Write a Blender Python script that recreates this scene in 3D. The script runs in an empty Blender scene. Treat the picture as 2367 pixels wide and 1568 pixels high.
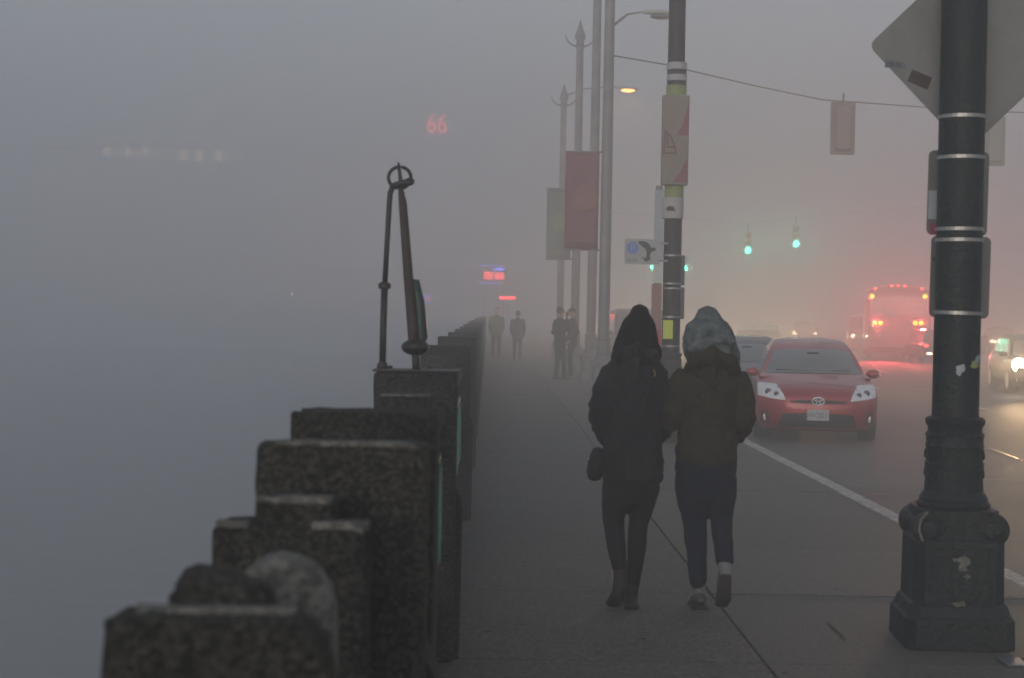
import bpy, bmesh, math, random
from mathutils import Vector, Matrix, Euler
random.seed(7)
R = math.radians
SC = bpy.context.scene
C = SC.collection
PI = math.pi

# ------------------------------------------------------------------ camera
F = 3800.0                      # focal length in pixels of a 2367 px wide frame
CX, CY = 1183.5, 784.0
EYE = Vector((0, 0, 1.67))
YAW, PITCH, ROLL = -0.81, -0.95, 1.05
cam_d = bpy.data.cameras.new('camera')
cam = bpy.data.objects.new('camera', cam_d); C.objects.link(cam)
cam_d.sensor_width = 36; cam_d.lens = 36 * F / 2367
cam_d.clip_start = 0.1; cam_d.clip_end = 2000
cam.location = EYE
RM = Matrix.Rotation(R(YAW), 4, 'Z') @ Matrix.Rotation(R(90 + PITCH), 4, 'X') @ Matrix.Rotation(R(ROLL), 4, 'Z')
cam.rotation_euler = RM.to_euler()
cam_d.dof.use_dof = True
cam_d.dof.focus_distance = 17
cam_d.dof.aperture_fstop = 4.0
SC.camera = cam

# ------------------------------------------------------------------ world, sun, exposure
SUN_EL, SUN_ROT = 12, 200
w = bpy.data.worlds.new('World'); SC.world = w; w.use_nodes = True
nt = w.node_tree; nt.nodes.clear()
sky = nt.nodes.new('ShaderNodeTexSky'); sky.sky_type = 'NISHITA'; sky.sun_disc = False
sky.sun_elevation = R(SUN_EL); sky.sun_rotation = R(SUN_ROT)
sky.air_density = 1.0; sky.dust_density = 1.5; sky.ozone_density = 1.0
hs = nt.nodes.new('ShaderNodeHueSaturation'); hs.inputs['Saturation'].default_value = 0.55
bg = nt.nodes.new('ShaderNodeBackground'); bg.inputs['Strength'].default_value = 0.15
wo = nt.nodes.new('ShaderNodeOutputWorld')
nt.links.new(sky.outputs[0], hs.inputs['Color']); nt.links.new(hs.outputs[0], bg.inputs['Color']); nt.links.new(bg.outputs[0], wo.inputs[0])
sd = bpy.data.lights.new('sun', 'SUN'); sd.energy = 1.0; sd.angle = R(40); sd.color = (1, 0.97, 0.93)
sun = bpy.data.objects.new('sun', sd); C.objects.link(sun)
sun.rotation_euler = (R(90 - SUN_EL), 0, R(180 - SUN_ROT))
SC.view_settings.view_transform = 'Standard'; SC.view_settings.look = 'None'
SC.view_settings.exposure = 0.10; SC.view_settings.gamma = 1
try: SC.view_settings.use_curve_mapping = False
except Exception: pass
SC.render.engine = 'CYCLES'
SC.cycles.use_denoising = True
SC.cycles.max_bounces = 6; SC.cycles.volume_bounces = 2
SC.cycles.diffuse_bounces = 2; SC.cycles.glossy_bounces = 2; SC.cycles.transmission_bounces = 2
SC.cycles.sample_clamp_indirect = 4
HAZE_DENSITY = 0.0164
HAZE_COLOR = (0.935, 0.96, 1.0)

# ------------------------------------------------------------------ helpers
def at(u, v, Y):
    """point of the place that lies in direction (u, v) of the photograph at street distance Y"""
    d = RM.to_3x3() @ Vector(((u - CX) / F, -(v - CY) / F, -1))
    return EYE + d * (Y / d.y)

def tag(o, label=None, cat=None, group=None, kind=None):
    if label: o['label'] = label
    if cat: o['category'] = cat
    if group: o['group'] = group
    if kind: o['kind'] = kind
    return o

def empty(name, loc, label, cat, group=None, rz=0):
    o = bpy.data.objects.new(name, None); C.objects.link(o)
    o.location = loc; o.rotation_euler = (0, 0, rz)
    return tag(o, label, cat, group)

class MB:
    def __init__(s): s.v = []; s.f = []
    def add(s, vs, fs):
        n = len(s.v); s.v += [tuple(p) for p in vs]; s.f += [tuple(i + n for i in f) for f in fs]; return s
    def box(s, x0, x1, y0, y1, z0, z1, M=None):
        vs = [(x, y, z) for z in (z0, z1) for y in (y0, y1) for x in (x0, x1)]
        if M is not None: vs = [M @ Vector(p) for p in vs]
        return s.add(vs, [(0, 2, 3, 1), (4, 5, 7, 6), (0, 1, 5, 4), (2, 6, 7, 3), (0, 4, 6, 2), (1, 3, 7, 5)])
    def lathe(s, prof, n=20, M=None):
        """prof: list of (r, z), revolved about z"""
        vs = []
        for r, z in prof:
            for i in range(n):
                a = 2 * PI * i / n
                p = Vector((r * math.cos(a), r * math.sin(a), z))
                vs.append(M @ p if M is not None else p)
        fs = []
        for k in range(len(prof) - 1):
            for i in range(n):
                j = (i + 1) % n
                fs.append((k * n + i, k * n + j, (k + 1) * n + j, (k + 1) * n + i))
        fs.append(tuple(range(n - 1, -1, -1))); fs.append(tuple((len(prof) - 1) * n + i for i in range(n)))
        return s.add(vs, fs)
    def tube(s, pts, rad, n=12, ends=True):
        """pts: path; rad: number or list of (rx, ry)/numbers. x-ish axis carries rx."""
        P = [Vector(p) for p in pts]
        if not isinstance(rad, (list, tuple)): rad = [rad] * len(P)
        rad = [(r, r) if not isinstance(r, (list, tuple)) else r for r in rad]
        rings = []
        def frame(t):
            a = Vector((1, 0, 0)) - t * t.x
            if a.length < 0.25: a = Vector((0, 1, 0)) - t * t.y
            a.normalize(); return a, t.cross(a)
        T = []
        for i in range(len(P)):
            t = (P[min(i + 1, len(P) - 1)] - P[max(i - 1, 0)]).normalized(); T.append(t)
        seq = []
        if ends:
            r0 = min(rad[0]); seq += [(P[0] - T[0] * r0, T[0], .12, rad[0]), (P[0] - T[0] * r0 * .72, T[0], .7, rad[0])]
        seq += [(P[i], T[i], 1, rad[i]) for i in range(len(P))]
        if ends:
            r1 = min(rad[-1]); seq += [(P[-1] + T[-1] * r1 * .72, T[-1], .7, rad[-1]), (P[-1] + T[-1] * r1, T[-1], .12, rad[-1])]
        vs = []
        for c, t, k, (rx, ry) in seq:
            a, b = frame(t)
            for i in range(n):
                th = 2 * PI * i / n
                vs.append(c + a * (math.cos(th) * rx * k) + b * (math.sin(th) * ry * k))
        fs = []
        for k in range(len(seq) - 1):
            for i in range(n):
                j = (i + 1) % n
                fs.append((k * n + i, k * n + j, (k + 1) * n + j, (k + 1) * n + i))
        fs.append(tuple(range(n - 1, -1, -1))); fs.append(tuple((len(seq) - 1) * n + i for i in range(n)))
        return s.add(vs, fs)
    def ball(s, c, r, n=16, m=10, M=None):
        if not isinstance(r, (list, tuple)): r = (r, r, r)
        prof = []
        vs = []
        for k in range(1, m):
            ph = PI * k / m
            for i in range(n):
                a = 2 * PI * i / n
                vs.append(Vector((r[0] * math.sin(ph) * math.cos(a), r[1] * math.sin(ph) * math.sin(a), -r[2] * math.cos(ph))))
        vs += [Vector((0, 0, -r[2])), Vector((0, 0, r[2]))]
        if M is not None: vs = [M @ p for p in vs]
        vs = [p + Vector(c) for p in vs]
        fs = []
        for k in range(m - 2):
            for i in range(n):
                j = (i + 1) % n
                fs.append((k * n + i, k * n + j, (k + 1) * n + j, (k + 1) * n + i))
        b = (m - 1) * n
        for i in range(n):
            j = (i + 1) % n
            fs.append((b, j, i)); fs.append((b + 1, (m - 2) * n + i, (m - 2) * n + j))
        return s.add(vs, fs)
    def prism(s, poly, y0, y1, M=None):
        """poly: (x, z) outline, extruded in y"""
        n = len(poly)
        vs = [Vector((x, y0, z)) for x, z in poly] + [Vector((x, y1, z)) for x, z in poly]
        if M is not None: vs = [M @ p for p in vs]
        fs = [tuple(range(n)), tuple(range(2 * n - 1, n - 1, -1))]
        for i in range(n):
            j = (i + 1) % n; fs.append((i, i + n, j + n, j))
        return s.add(vs, fs)
    def grid(s, rows):
        n = len(rows[0]); vs = [p for r in rows for p in r]; fs = []
        for k in range(len(rows) - 1):
            for i in range(n - 1):
                fs.append((k * n + i, k * n + i + 1, (k + 1) * n + i + 1, (k + 1) * n + i))
        return s.add(vs, fs)
    def mesh(s, name):
        me = bpy.data.meshes.new(name); me.from_pydata(s.v, [], s.f)
        bm = bmesh.new(); bm.from_mesh(me); bmesh.ops.recalc_face_normals(bm, faces=bm.faces); bm.to_mesh(me); bm.free()
        return me
    def build(s, name, mat, parent=None, smooth=False, bevel=0, loc=None, seg=2, autosm=False):
        me = s.mesh(name)
        o = link(name, me, mat, parent, loc)
        if smooth: me.polygons.foreach_set('use_smooth', [True] * len(me.polygons))
        if autosm:
            try: me.shade_smooth(); me.set_sharp_from_angle(angle=R(35))
            except Exception: pass
        if bevel:
            b = o.modifiers.new('bevel', 'BEVEL'); b.width = bevel; b.segments = seg; b.limit_method = 'ANGLE'; b.angle_limit = R(35)
        return o

def link(name, me, mat=None, parent=None, loc=None):
    o = bpy.data.objects.new(name, me); C.objects.link(o)
    if mat is not None and not me.materials: me.materials.append(mat)
    if parent is not None: o.parent = parent
    if loc is not None: o.location = loc
    return o

def copy_tree(o, parent=None):
    c = o.copy(); C.objects.link(c); c.parent = parent
    for ch in list(o.children): copy_tree(ch, c)
    return c

def text(s, name, mat, parent, loc, size, rot=(R(90), 0, 0), extrude=0.01, sx=1.0, align='CENTER', bold=0.0):
    cu = bpy.data.curves.new(name, 'FONT'); cu.body = s; cu.size = size; cu.extrude = extrude; cu.offset = bold
    cu.align_x = align; cu.align_y = 'CENTER'; cu.resolution_u = 3
    o = bpy.data.objects.new(name, cu); C.objects.link(o); cu.materials.append(mat)
    o.location = loc; o.rotation_euler = rot; o.scale = (sx, 1, 1)
    me = bpy.data.meshes.new_from_object(o); bpy.data.objects.remove(o); me.name = name
    o = bpy.data.objects.new(name, me); C.objects.link(o)
    if not me.materials: me.materials.append(mat)
    o.location = loc; o.rotation_euler = rot; o.scale = (sx, 1, 1)
    if parent is not None: o.parent = parent
    return o

def lamp(name, kind, parent, loc, energy, color, radius=0.06, rot=None, spot=None, blend=0.6):
    l = bpy.data.lights.new(name, kind); l.energy = energy; l.color = color; l.shadow_soft_size = radius
    if kind == 'SPOT': l.spot_size = R(spot); l.spot_blend = blend
    o = bpy.data.objects.new(name, l); C.objects.link(o); o.parent = parent; o.location = loc
    if rot: o.rotation_euler = rot
    return o

# ------------------------------------------------------------------ materials
def mat(name, col, rough=0.6, metal=0.0, var=0.0, scale=8.0, bump=0.0, bscale=40.0, spec=0.5, coat=0.0, col2=None, detail=6, speck=0.0, speck_scale=60, objvar=0.0, stretch=None):
    m = bpy.data.materials.new(name); m.use_nodes = True
    n = m.node_tree.nodes; l = m.node_tree.links; b = n['Principled BSDF']
    b.inputs['Roughness'].default_value = rough; b.inputs['Metallic'].default_value = metal
    b.inputs['Specular IOR Level'].default_value = spec; b.inputs['Coat Weight'].default_value = coat
    b.inputs['Base Color'].default_value = (*col, 1)
    tc = n.new('ShaderNodeTexCoord'); src = tc.outputs['Object']
    if stretch:
        mp = n.new('ShaderNodeMapping'); mp.inputs['Scale'].default_value = stretch; l.new(src, mp.inputs[0]); src = mp.outputs[0]
    out = None
    if var or col2:
        no = n.new('ShaderNodeTexNoise'); no.inputs['Scale'].default_value = scale; no.inputs['Detail'].default_value = detail
        no.inputs['Roughness'].default_value = 0.65; l.new(src, no.inputs['Vector'])
        cr = n.new('ShaderNodeValToRGB'); cr.color_ramp.elements[0].position = 0.32; cr.color_ramp.elements[1].position = 0.68
        c2 = col2 if col2 else tuple(min(1, c * (1 + var)) for c in col)
        c1 = col if col2 else tuple(c * (1 - var) for c in col)
        cr.color_ramp.elements[0].color = (*c1, 1); cr.color_ramp.elements[1].color = (*c2, 1)
        l.new(no.outputs['Fac'], cr.inputs[0]); out = cr.outputs[0]
        mr = n.new('ShaderNodeMapRange'); mr.inputs['To Min'].default_value = max(0.02, rough - .12); mr.inputs['To Max'].default_value = min(1, rough + .12)
        l.new(no.outputs['Fac'], mr.inputs['Value']); l.new(mr.outputs[0], b.inputs['Roughness'])
    if speck:
        vo = n.new('ShaderNodeTexVoronoi'); vo.inputs['Scale'].default_value = speck_scale; l.new(src, vo.inputs['Vector'])
        sp = n.new('ShaderNodeSeparateColor'); l.new(vo.outputs['Color'], sp.inputs[0])
        cr2 = n.new('ShaderNodeValToRGB'); cr2.color_ramp.interpolation = 'EASE'
        cr2.color_ramp.elements[0].position = 0.25; cr2.color_ramp.elements[1].position = 0.95
        cr2.color_ramp.elements[0].color = (1 - speck,) * 3 + (1,); cr2.color_ramp.elements[1].color = (1 + speck * 2.2, 1 + speck * 2.1, 1 + speck * 1.8, 1)
        l.new(sp.outputs[0], cr2.inputs[0])
        mx = n.new('ShaderNodeMix'); mx.data_type = 'RGBA'; mx.blend_type = 'MULTIPLY'; mx.inputs[0].default_value = 1
        if out: l.new(out, mx.inputs[6])
        else: mx.inputs[6].default_value = (*col, 1)
        l.new(cr2.outputs[0], mx.inputs[7]); out = mx.outputs[2]
    if objvar:
        oi = n.new('ShaderNodeObjectInfo'); mr = n.new('ShaderNodeMapRange')
        mr.inputs['To Min'].default_value = 1 - objvar; mr.inputs['To Max'].default_value = 1 + objvar; l.new(oi.outputs['Random'], mr.inputs['Value'])
        mx = n.new('ShaderNodeMix'); mx.data_type = 'RGBA'; mx.blend_type = 'MULTIPLY'; mx.inputs[0].default_value = 1
        if out: l.new(out, mx.inputs[6])
        else: mx.inputs[6].default_value = (*col, 1)
        l.new(mr.outputs[0], mx.inputs[7]); out = mx.outputs[2]
    if out: l.new(out, b.inputs['Base Color'])
    if bump:
        nb = n.new('ShaderNodeTexNoise'); nb.inputs['Scale'].default_value = bscale; nb.inputs['Detail'].default_value = 5; l.new(src, nb.inputs['Vector'])
        bp = n.new('ShaderNodeBump'); bp.inputs['Strength'].default_value = bump; bp.inputs['Distance'].default_value = 0.02
        l.new(nb.outputs['Fac'], bp.inputs['Height']); l.new(bp.outputs[0], b.inputs['Normal'])
    return m

def emit(name, col, strength, base=(0.02, 0.02, 0.02)):
    m = bpy.data.materials.new(name); m.use_nodes = True
    b = m.node_tree.nodes['Principled BSDF']; b.inputs['Base Color'].default_value = (*base, 1)
    b.inputs['Emission Color'].default_value = (*col, 1); b.inputs['Emission Strength'].default_value = strength
    return m

M = {}
M['post'] = mat('weathered dark concrete', (0.0165, 0.0168, 0.0155), 0.92, col2=(0.031, 0.0315, 0.030), scale=4.0, bump=1.5, bscale=70, speck=0.50, speck_scale=115, objvar=0.14, spec=0.25)
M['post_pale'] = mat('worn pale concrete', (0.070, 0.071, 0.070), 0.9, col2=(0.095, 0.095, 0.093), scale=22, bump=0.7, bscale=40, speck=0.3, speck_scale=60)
M['slab_a'] = mat('exposed aggregate paving', (0.055, 0.052, 0.048), 0.74, col2=(0.086, 0.082, 0.076), scale=1.6, bump=0.7, bscale=60, speck=0.30, speck_scale=65, objvar=0.09)
M['slab_b'] = mat('brushed concrete paving', (0.066, 0.063, 0.058), 0.68, col2=(0.090, 0.085, 0.078), scale=1.1, bump=0.5, bscale=90, speck=0.2, speck_scale=90, objvar=0.10)
M['joint'] = mat('dirt in paving joints', (0.03, 0.028, 0.025), 0.9)
M['kerb'] = mat('worn white kerb paint', (0.24, 0.235, 0.225), 0.7, col2=(0.40, 0.39, 0.37), scale=5, bump=0.3, speck=0.2, speck_scale=30, objvar=0.06)
M['kerb_side'] = mat('kerb concrete', (0.15, 0.145, 0.135), 0.8, var=0.25)
M['road'] = mat('worn street concrete', (0.062, 0.060, 0.057), 0.66, col2=(0.090, 0.087, 0.082), scale=0.5, bump=0.3, bscale=60, speck=0.25, speck_scale=50)
M['patch'] = mat('asphalt patch', (0.048, 0.047, 0.045), 0.66, col2=(0.068, 0.066, 0.063), scale=0.9, bump=0.35, bscale=60, speck=0.12, speck_scale=70)
M['tar'] = mat('tar sealed crack', (0.02, 0.02, 0.02), 0.4)
M['paint'] = mat('worn road paint', (0.35, 0.34, 0.33), 0.6, col2=(0.6, 0.59, 0.56), scale=12)
M['orange_paint'] = mat('orange survey paint', (0.5, 0.17, 0.08), 0.6, col2=(0.25, 0.13, 0.09), scale=25)
M['ground'] = mat('city ground', (0.09, 0.088, 0.082), 0.8, var=0.2, scale=0.2)
M['quay'] = mat('quay concrete', (0.10, 0.10, 0.095), 0.85, var=0.4, scale=1.2, bump=0.5)
M['green_metal'] = mat('green painted railing metal', (0.012, 0.105, 0.080), 0.45, 0.1, var=0.4, scale=18, bump=0.2)
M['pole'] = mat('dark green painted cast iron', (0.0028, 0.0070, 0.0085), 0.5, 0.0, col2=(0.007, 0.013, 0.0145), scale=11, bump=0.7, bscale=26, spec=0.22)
M['pole_far'] = mat('haze paled pole', (0.20, 0.195, 0.195), 0.55, 0.1, var=0.3, scale=5)  # haze put into the colour: far posts paled to fade
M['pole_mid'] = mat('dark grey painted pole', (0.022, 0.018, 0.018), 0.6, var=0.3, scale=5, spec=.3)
M['band'] = mat('stainless strap', (0.30, 0.30, 0.30), 0.4, 0.7, var=0.2, scale=20)
M['alu'] = mat('weathered aluminium sign back', (0.125, 0.13, 0.13), 0.55, 0.25, col2=(0.185, 0.19, 0.195), scale=4, bump=0.08)
M['alu_dark'] = mat('dull sign back', (0.11, 0.115, 0.12), 0.55, 0.25, var=0.2, scale=5)
M['rust'] = mat('rusty dark iron', (0.018, 0.014, 0.016), 0.6, 0.3, col2=(0.050, 0.026, 0.024), scale=14, bump=0.5, bscale=60)
M['iron'] = mat('dark iron', (0.016, 0.017, 0.020), 0.5, 0.4, var=0.4, scale=20, bump=0.3)
M['verdigris'] = mat('green painted iron', (0.008, 0.030, 0.026), 0.5, 0.2, var=0.5, scale=16)
M['black_cloth'] = mat('black quilted cloth', (0.0055, 0.006, 0.0075), 0.85, col2=(0.011, 0.012, 0.014), scale=9, bump=0.4, bscale=90, spec=0.25)
M['black_knit'] = mat('black knit', (0.004, 0.0045, 0.005), 0.95, col2=(0.009, 0.009, 0.010), scale=20, bump=0.6, bscale=140, spec=0.15)
M['black_trouser'] = mat('black leggings', (0.0035, 0.004, 0.005), 0.8, col2=(0.006, 0.006, 0.008), scale=9, spec=0.2, bump=0.2)
M['black_boot'] = mat('dark leather boot', (0.007, 0.007, 0.007), 0.55, col2=(0.013, 0.0125, 0.012), scale=20, spec=.3)
M['olive'] = mat('olive parka cloth', (0.017, 0.016, 0.008), 0.85, col2=(0.030, 0.028, 0.015), scale=9, bump=0.4, bscale=90, spec=0.2)
M['navy'] = mat('dark blue denim', (0.0025, 0.007, 0.017), 0.85, col2=(0.005, 0.011, 0.026), scale=12, bump=0.3, bscale=160, spec=0.2)
M['grey_knit'] = mat('grey mottled knit hood', (0.050, 0.064, 0.070), 0.95, col2=(0.15, 0.18, 0.19), scale=19, bump=0.7, bscale=120, spec=0.15, detail=3)
M['sock'] = mat('grey knit sock', (0.16, 0.16, 0.17), 0.9, var=0.3, scale=40)
M['shoe'] = mat('brown grey shoe', (0.06, 0.052, 0.045), 0.7, var=0.3, scale=30)
M['shoe_blue'] = mat('blue shoe tab', (0.05, 0.12, 0.20), 0.6)
M['sole'] = mat('dark rubber sole', (0.022, 0.016, 0.013), 0.8, var=0.3, scale=30)
M['skin'] = mat('skin', (0.42, 0.27, 0.20), 0.5, var=0.06)
M['hair'] = mat('dark hair', (0.015, 0.011, 0.009), 0.6)
M['brass'] = mat('tarnished brass', (0.20, 0.15, 0.05), 0.4, 0.7, var=0.4, scale=60)
M['hivis'] = mat('yellow green safety vest', (0.13, 0.17, 0.07), 0.7, var=0.1)
M['far_coat'] = mat('haze paled coat', (0.06, 0.058, 0.062), 0.85, var=0.2)  # cloth of the far walkers lightened, haze painted in
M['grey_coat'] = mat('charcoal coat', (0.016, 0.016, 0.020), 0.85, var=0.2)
M['brown_coat'] = mat('dark brown coat', (0.020, 0.012, 0.010), 0.85, var=0.2)
M['dark_jean'] = mat('dark trousers', (0.014, 0.014, 0.018), 0.85, var=0.2)
M['car_red'] = mat('red car paint', (0.36, 0.008, 0.014), 0.38, 0.3, spec=0.8, coat=0.8, var=0.06, scale=3)
M['car_green'] = mat('dark grey green car paint', (0.030, 0.045, 0.042), 0.35, 0.3, coat=0.4, var=0.06, scale=3)
M['car_pale'] = mat('pale car paint', (0.42, 0.40, 0.38), 0.35, 0.1, coat=0.4, var=0.04, scale=3)
M['car_dark'] = mat('dark car paint', (0.03, 0.03, 0.035), 0.35, 0.3, coat=0.4, var=0.06, scale=3)
M['glass'] = mat('tinted car glass', (0.16, 0.17, 0.17), 0.16, 0.55, spec=1.0, coat=1.0, var=0.12, scale=2)
M['plastic'] = mat('black plastic trim', (0.016, 0.014, 0.013), 0.55, var=0.2)
M['tyre'] = mat('tyre rubber', (0.012, 0.012, 0.012), 0.85)
M['rim'] = mat('alloy rim', (0.35, 0.35, 0.36), 0.35, 0.8)
M['chrome'] = mat('chrome', (0.75, 0.75, 0.77), 0.3, 0.9)
M['lens'] = mat('clear headlight lens', (0.66, 0.68, 0.70), 0.15, 0.25, coat=1.0, col2=(0.92, 0.94, 0.95), scale=14)  # bright lens reflections put into the near-white base colour
M['lens_dark'] = mat('headlight projector', (0.10, 0.10, 0.11), 0.2, 0.6)
M['plate'] = mat('licence plate', (0.45, 0.44, 0.45), 0.5)
M['plate_ink'] = mat('plate ink', (0.06, 0.06, 0.16), 0.6)
M['white_metal'] = mat('white painted metal', (0.6, 0.6, 0.6), 0.5, var=0.08)
M['grey_metal'] = mat('grey painted metal', (0.2, 0.2, 0.2), 0.5, var=0.1)
M['dark_metal'] = mat('dark signal housing', (0.03, 0.035, 0.03), 0.5, var=0.2)
M['signal_back'] = mat('faded reddish signal back', (0.24, 0.17, 0.17), 0.6, var=0.1)
M['signal_back_green'] = mat('faded green signal back', (0.20, 0.21, 0.19), 0.6, var=0.1)
M['banner_red'] = mat('red banner cloth', (0.21, 0.075, 0.095), 0.8, var=0.10, scale=3)  # hanging banner hues muted, with haze mixed into their colours
M['banner_orange'] = mat('orange banner print', (0.25, 0.11, 0.09), 0.8, var=0.15, scale=3)
M['banner_green'] = mat('green banner cloth', (0.17, 0.195, 0.165), 0.8, var=0.10, scale=3)
M['banner_yellow'] = mat('yellow banner print', (0.24, 0.24, 0.15), 0.8, var=0.15, scale=3)
M['banner_cream'] = mat('faded cream banner cloth', (0.21, 0.18, 0.155), 0.8, col2=(0.24, 0.21, 0.19), scale=4)
M['banner_lime'] = mat('yellow green banner print', (0.22, 0.27, 0.10), 0.8, var=0.1)
M['banner_white'] = mat('white banner cloth', (0.36, 0.35, 0.36), 0.8, var=0.06)
M['banner_black'] = mat('dark banner print', (0.05, 0.04, 0.05), 0.8)
M['red_sign'] = mat('faded red sign', (0.42, 0.05, 0.05), 0.6, var=0.1)
M['blue_sign'] = mat('pale blue sign', (0.34, 0.38, 0.43), 0.6, var=0.1)
M['sign_blue'] = mat('parking sign blue', (0.10, 0.20, 0.50), 0.6)
M['sign_dark'] = mat('parking sign dark print', (0.03, 0.055, 0.05), 0.6)
M['sticker_dark'] = mat('dark red sticker', (0.022, 0.009, 0.011), 0.5, col2=(0.03, 0.02, 0.022), scale=20)
M['sticker_blue'] = mat('slate sticker', (0.05, 0.065, 0.09), 0.5, col2=(0.12, 0.14, 0.17), scale=30)
M['sticker_white'] = mat('pale blue sticker', (0.26, 0.31, 0.34), 0.5, var=0.1)
M['sticker_pink'] = mat('magenta sticker', (0.22, 0.03, 0.09), 0.5)
M['scuff'] = mat('scraped paint', (0.16, 0.155, 0.13), 0.7, col2=(0.045, 0.045, 0.04), scale=45)
M['notice'] = mat('yellow green notice paper', (0.52, 0.60, 0.08), 0.8, var=0.05)
M['building'] = mat('haze paled pier shed', (0.72, 0.73, 0.75), 0.8, var=0.04, scale=0.3)  # pale as the fog, so the wall colour carries the haze
M['building_dark'] = mat('pier restaurant cladding', (0.66, 0.66, 0.68), 0.8, var=0.08, scale=0.3)
M['bus'] = mat('pale bus paint', (0.26, 0.24, 0.24), 0.4, coat=0.3, var=0.04)
M['bus_band'] = mat('darker bus band', (0.34, 0.26, 0.26), 0.4, coat=0.3)
M['pale_house'] = mat('haze paled housing', (0.42, 0.41, 0.40), 0.6, var=0.1)  # lightened to sink into the fog; haze is part of this colour
M['hatch'] = mat('blue grey steel cover', (0.085, 0.10, 0.12), 0.4, 0.4, var=0.2, scale=20)
M['pane_far'] = mat('haze paled window pane', (.5, .5, .52), .4)  # paled like the walls, haze painted into the panes
M['weed'] = mat('moss in joint', (0.08, 0.11, 0.01), 0.9)

M['e_green'] = emit('green signal light', (0.07, 1.0, 0.58), 9.0)
M['e_green_far'] = emit('green signal light far', (0.07, 1.0, 0.58), 16.0)
M['e_red'] = emit('amber red tail light', (1.0, 0.42, 0.01), 7.0)
M['e_red_small'] = emit('red marker light', (1.0, 0.08, 0.07), 4.5)
M['e_head'] = emit('headlight', (1.0, 0.83, 0.55), 60.0)
M['e_head_small'] = emit('distant headlight', (1.0, 0.72, 0.42), 8.0)
M['e_street'] = emit('sodium lamp', (1.0, 0.40, 0.12), 5.0)
M['e_neon'] = emit('red neon', (1.0, 0.10, 0.12), 1.0)
M['e_66'] = emit('red neon numerals', (1.0, 0.12, 0.13), 5.0)
M['e_fish'] = emit('red neon letters', (1.0, 0.10, 0.10), 4.5)
M['e_fishblue'] = emit('blue neon', (0.15, 0.20, 1.0), 3.2)
M['e_led'] = emit('red led strip', (1.0, 0.05, 0.06), 6.0)
M['e_window'] = emit('warm lit window', (1.0, 0.66, 0.42), 1.5)
M['e_smallsign'] = emit('violet neon frame', (0.20, 0.18, 1.0), 1.6)

# water
wm = mat('calm sea water', (0.115, 0.125, 0.135), 0.30, spec=0.8); wn = wm.node_tree
tx = wn.nodes.new('ShaderNodeTexCoord'); mp = wn.nodes.new('ShaderNodeMapping'); mp.inputs['Scale'].default_value = (0.25, 1.0, 1)
nz = wn.nodes.new('ShaderNodeTexNoise'); nz.inputs['Scale'].default_value = 1.3; nz.inputs['Detail'].default_value = 4
bp = wn.nodes.new('ShaderNodeBump'); bp.inputs['Strength'].default_value = 0.22; bp.inputs['Distance'].default_value = 0.10
wn.links.new(tx.outputs['Object'], mp.inputs[0]); wn.links.new(mp.outputs[0], nz.inputs['Vector'])
wn.links.new(nz.outputs['Fac'], bp.inputs['Height']); wn.links.new(bp.outputs[0], wn.nodes['Principled BSDF'].inputs['Normal'])
M['water'] = wm

# ------------------------------------------------------------------ setting
def sheet(name, x0, x1, y0, y1, z, m, parent=None, label=None):
    b = MB().add([(x0, y0, z), (x1, y0, z), (x1, y1, z), (x0, y1, z)], [(0, 1, 2, 3)])
    return b.build(name, m, parent)
KX0, KX1 = 3.38, 3.53            # kerb
ROADZ = -0.13
tag(sheet('water', -268, -0.62, -48, 318, -3.0, M['water']), kind='structure', label='calm grey water fading into fog')
tag(sheet('ground', 26, 268, -48, 318, ROADZ - 0.02, M['ground']), kind='structure', label='bare ground beyond the street')
tag(sheet('road', KX1 - .02, 26, -48, 318, ROADZ, M['road']), kind='structure', label='wide wet grey street')
tag(MB().box(-0.62, KX0 + .02, -30, 300, -3.6, -0.045).build('quay', M['quay']), kind='structure', label='quay below the sidewalk')
sw = sheet('sidewalk', -0.61, KX0, -29.9, 299.9, -0.035, M['joint']); tag(sw, kind='structure', label='concrete sidewalk along the sea rail')
rnd = random.Random(3)
yj = 0.05 - 3 * 1.955
slabm = {}
JX = 1.36
def slab(x0, x1, y0, y1, m, key):
    dz = rnd.uniform(-.003, .003)
    if key not in slabm:
        slabm[key] = MB().box(0, x1 - x0 - .012, 0, y1 - y0 - .012, -.05, 0).mesh('slab'); slabm[key].materials.append(m)
    o = link('slab', slabm[key], None, sw, (x0 + .006, y0 + .006, dz))
    if y0 < 22:
        b = o.modifiers.new('bevel', 'BEVEL'); b.width = .007; b.segments = 2
    return o
row = 0
while yj < 62:
    slab(-0.60, JX, yj, yj + 1.955, M['slab_a'], 'a'); slab(JX, KX0, yj, yj + 1.955, M['slab_b'], 'b')
    yj += 1.955; row += 1
slab(-0.60, JX, yj, 299, M['slab_a'], 'fa'); slab(JX, KX0, yj, 299, M['slab_b'], 'fb')
kerb = MB().box(KX0 + .005, KX1 - .01, -29, 299, ROADZ, -0.012).build('kerb', M['kerb_side']); tag(kerb, kind='structure', label='pale kerb edge along the sidewalk')
km = MB().box(0, KX1 - KX0, 0, 1.94, -0.06, 0.0).mesh('kerb_stone'); km.materials.append(M['kerb'])
for k in range(36):
    o = link('kerb_stone', km, None, kerb, (KX0 + .002 + rnd.uniform(-.004, .004), -5.8 + k * 1.955, .002 + rnd.uniform(-.003, .003)))
    if k < 18: b = o.modifiers.new('bevel', 'BEVEL'); b.width = .012; b.segments = 2
MB().box(KX0 + .002, KX1, 64.8, 299, -0.06, 0.0).build('kerb_stone', M['kerb'], kerb)
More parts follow.
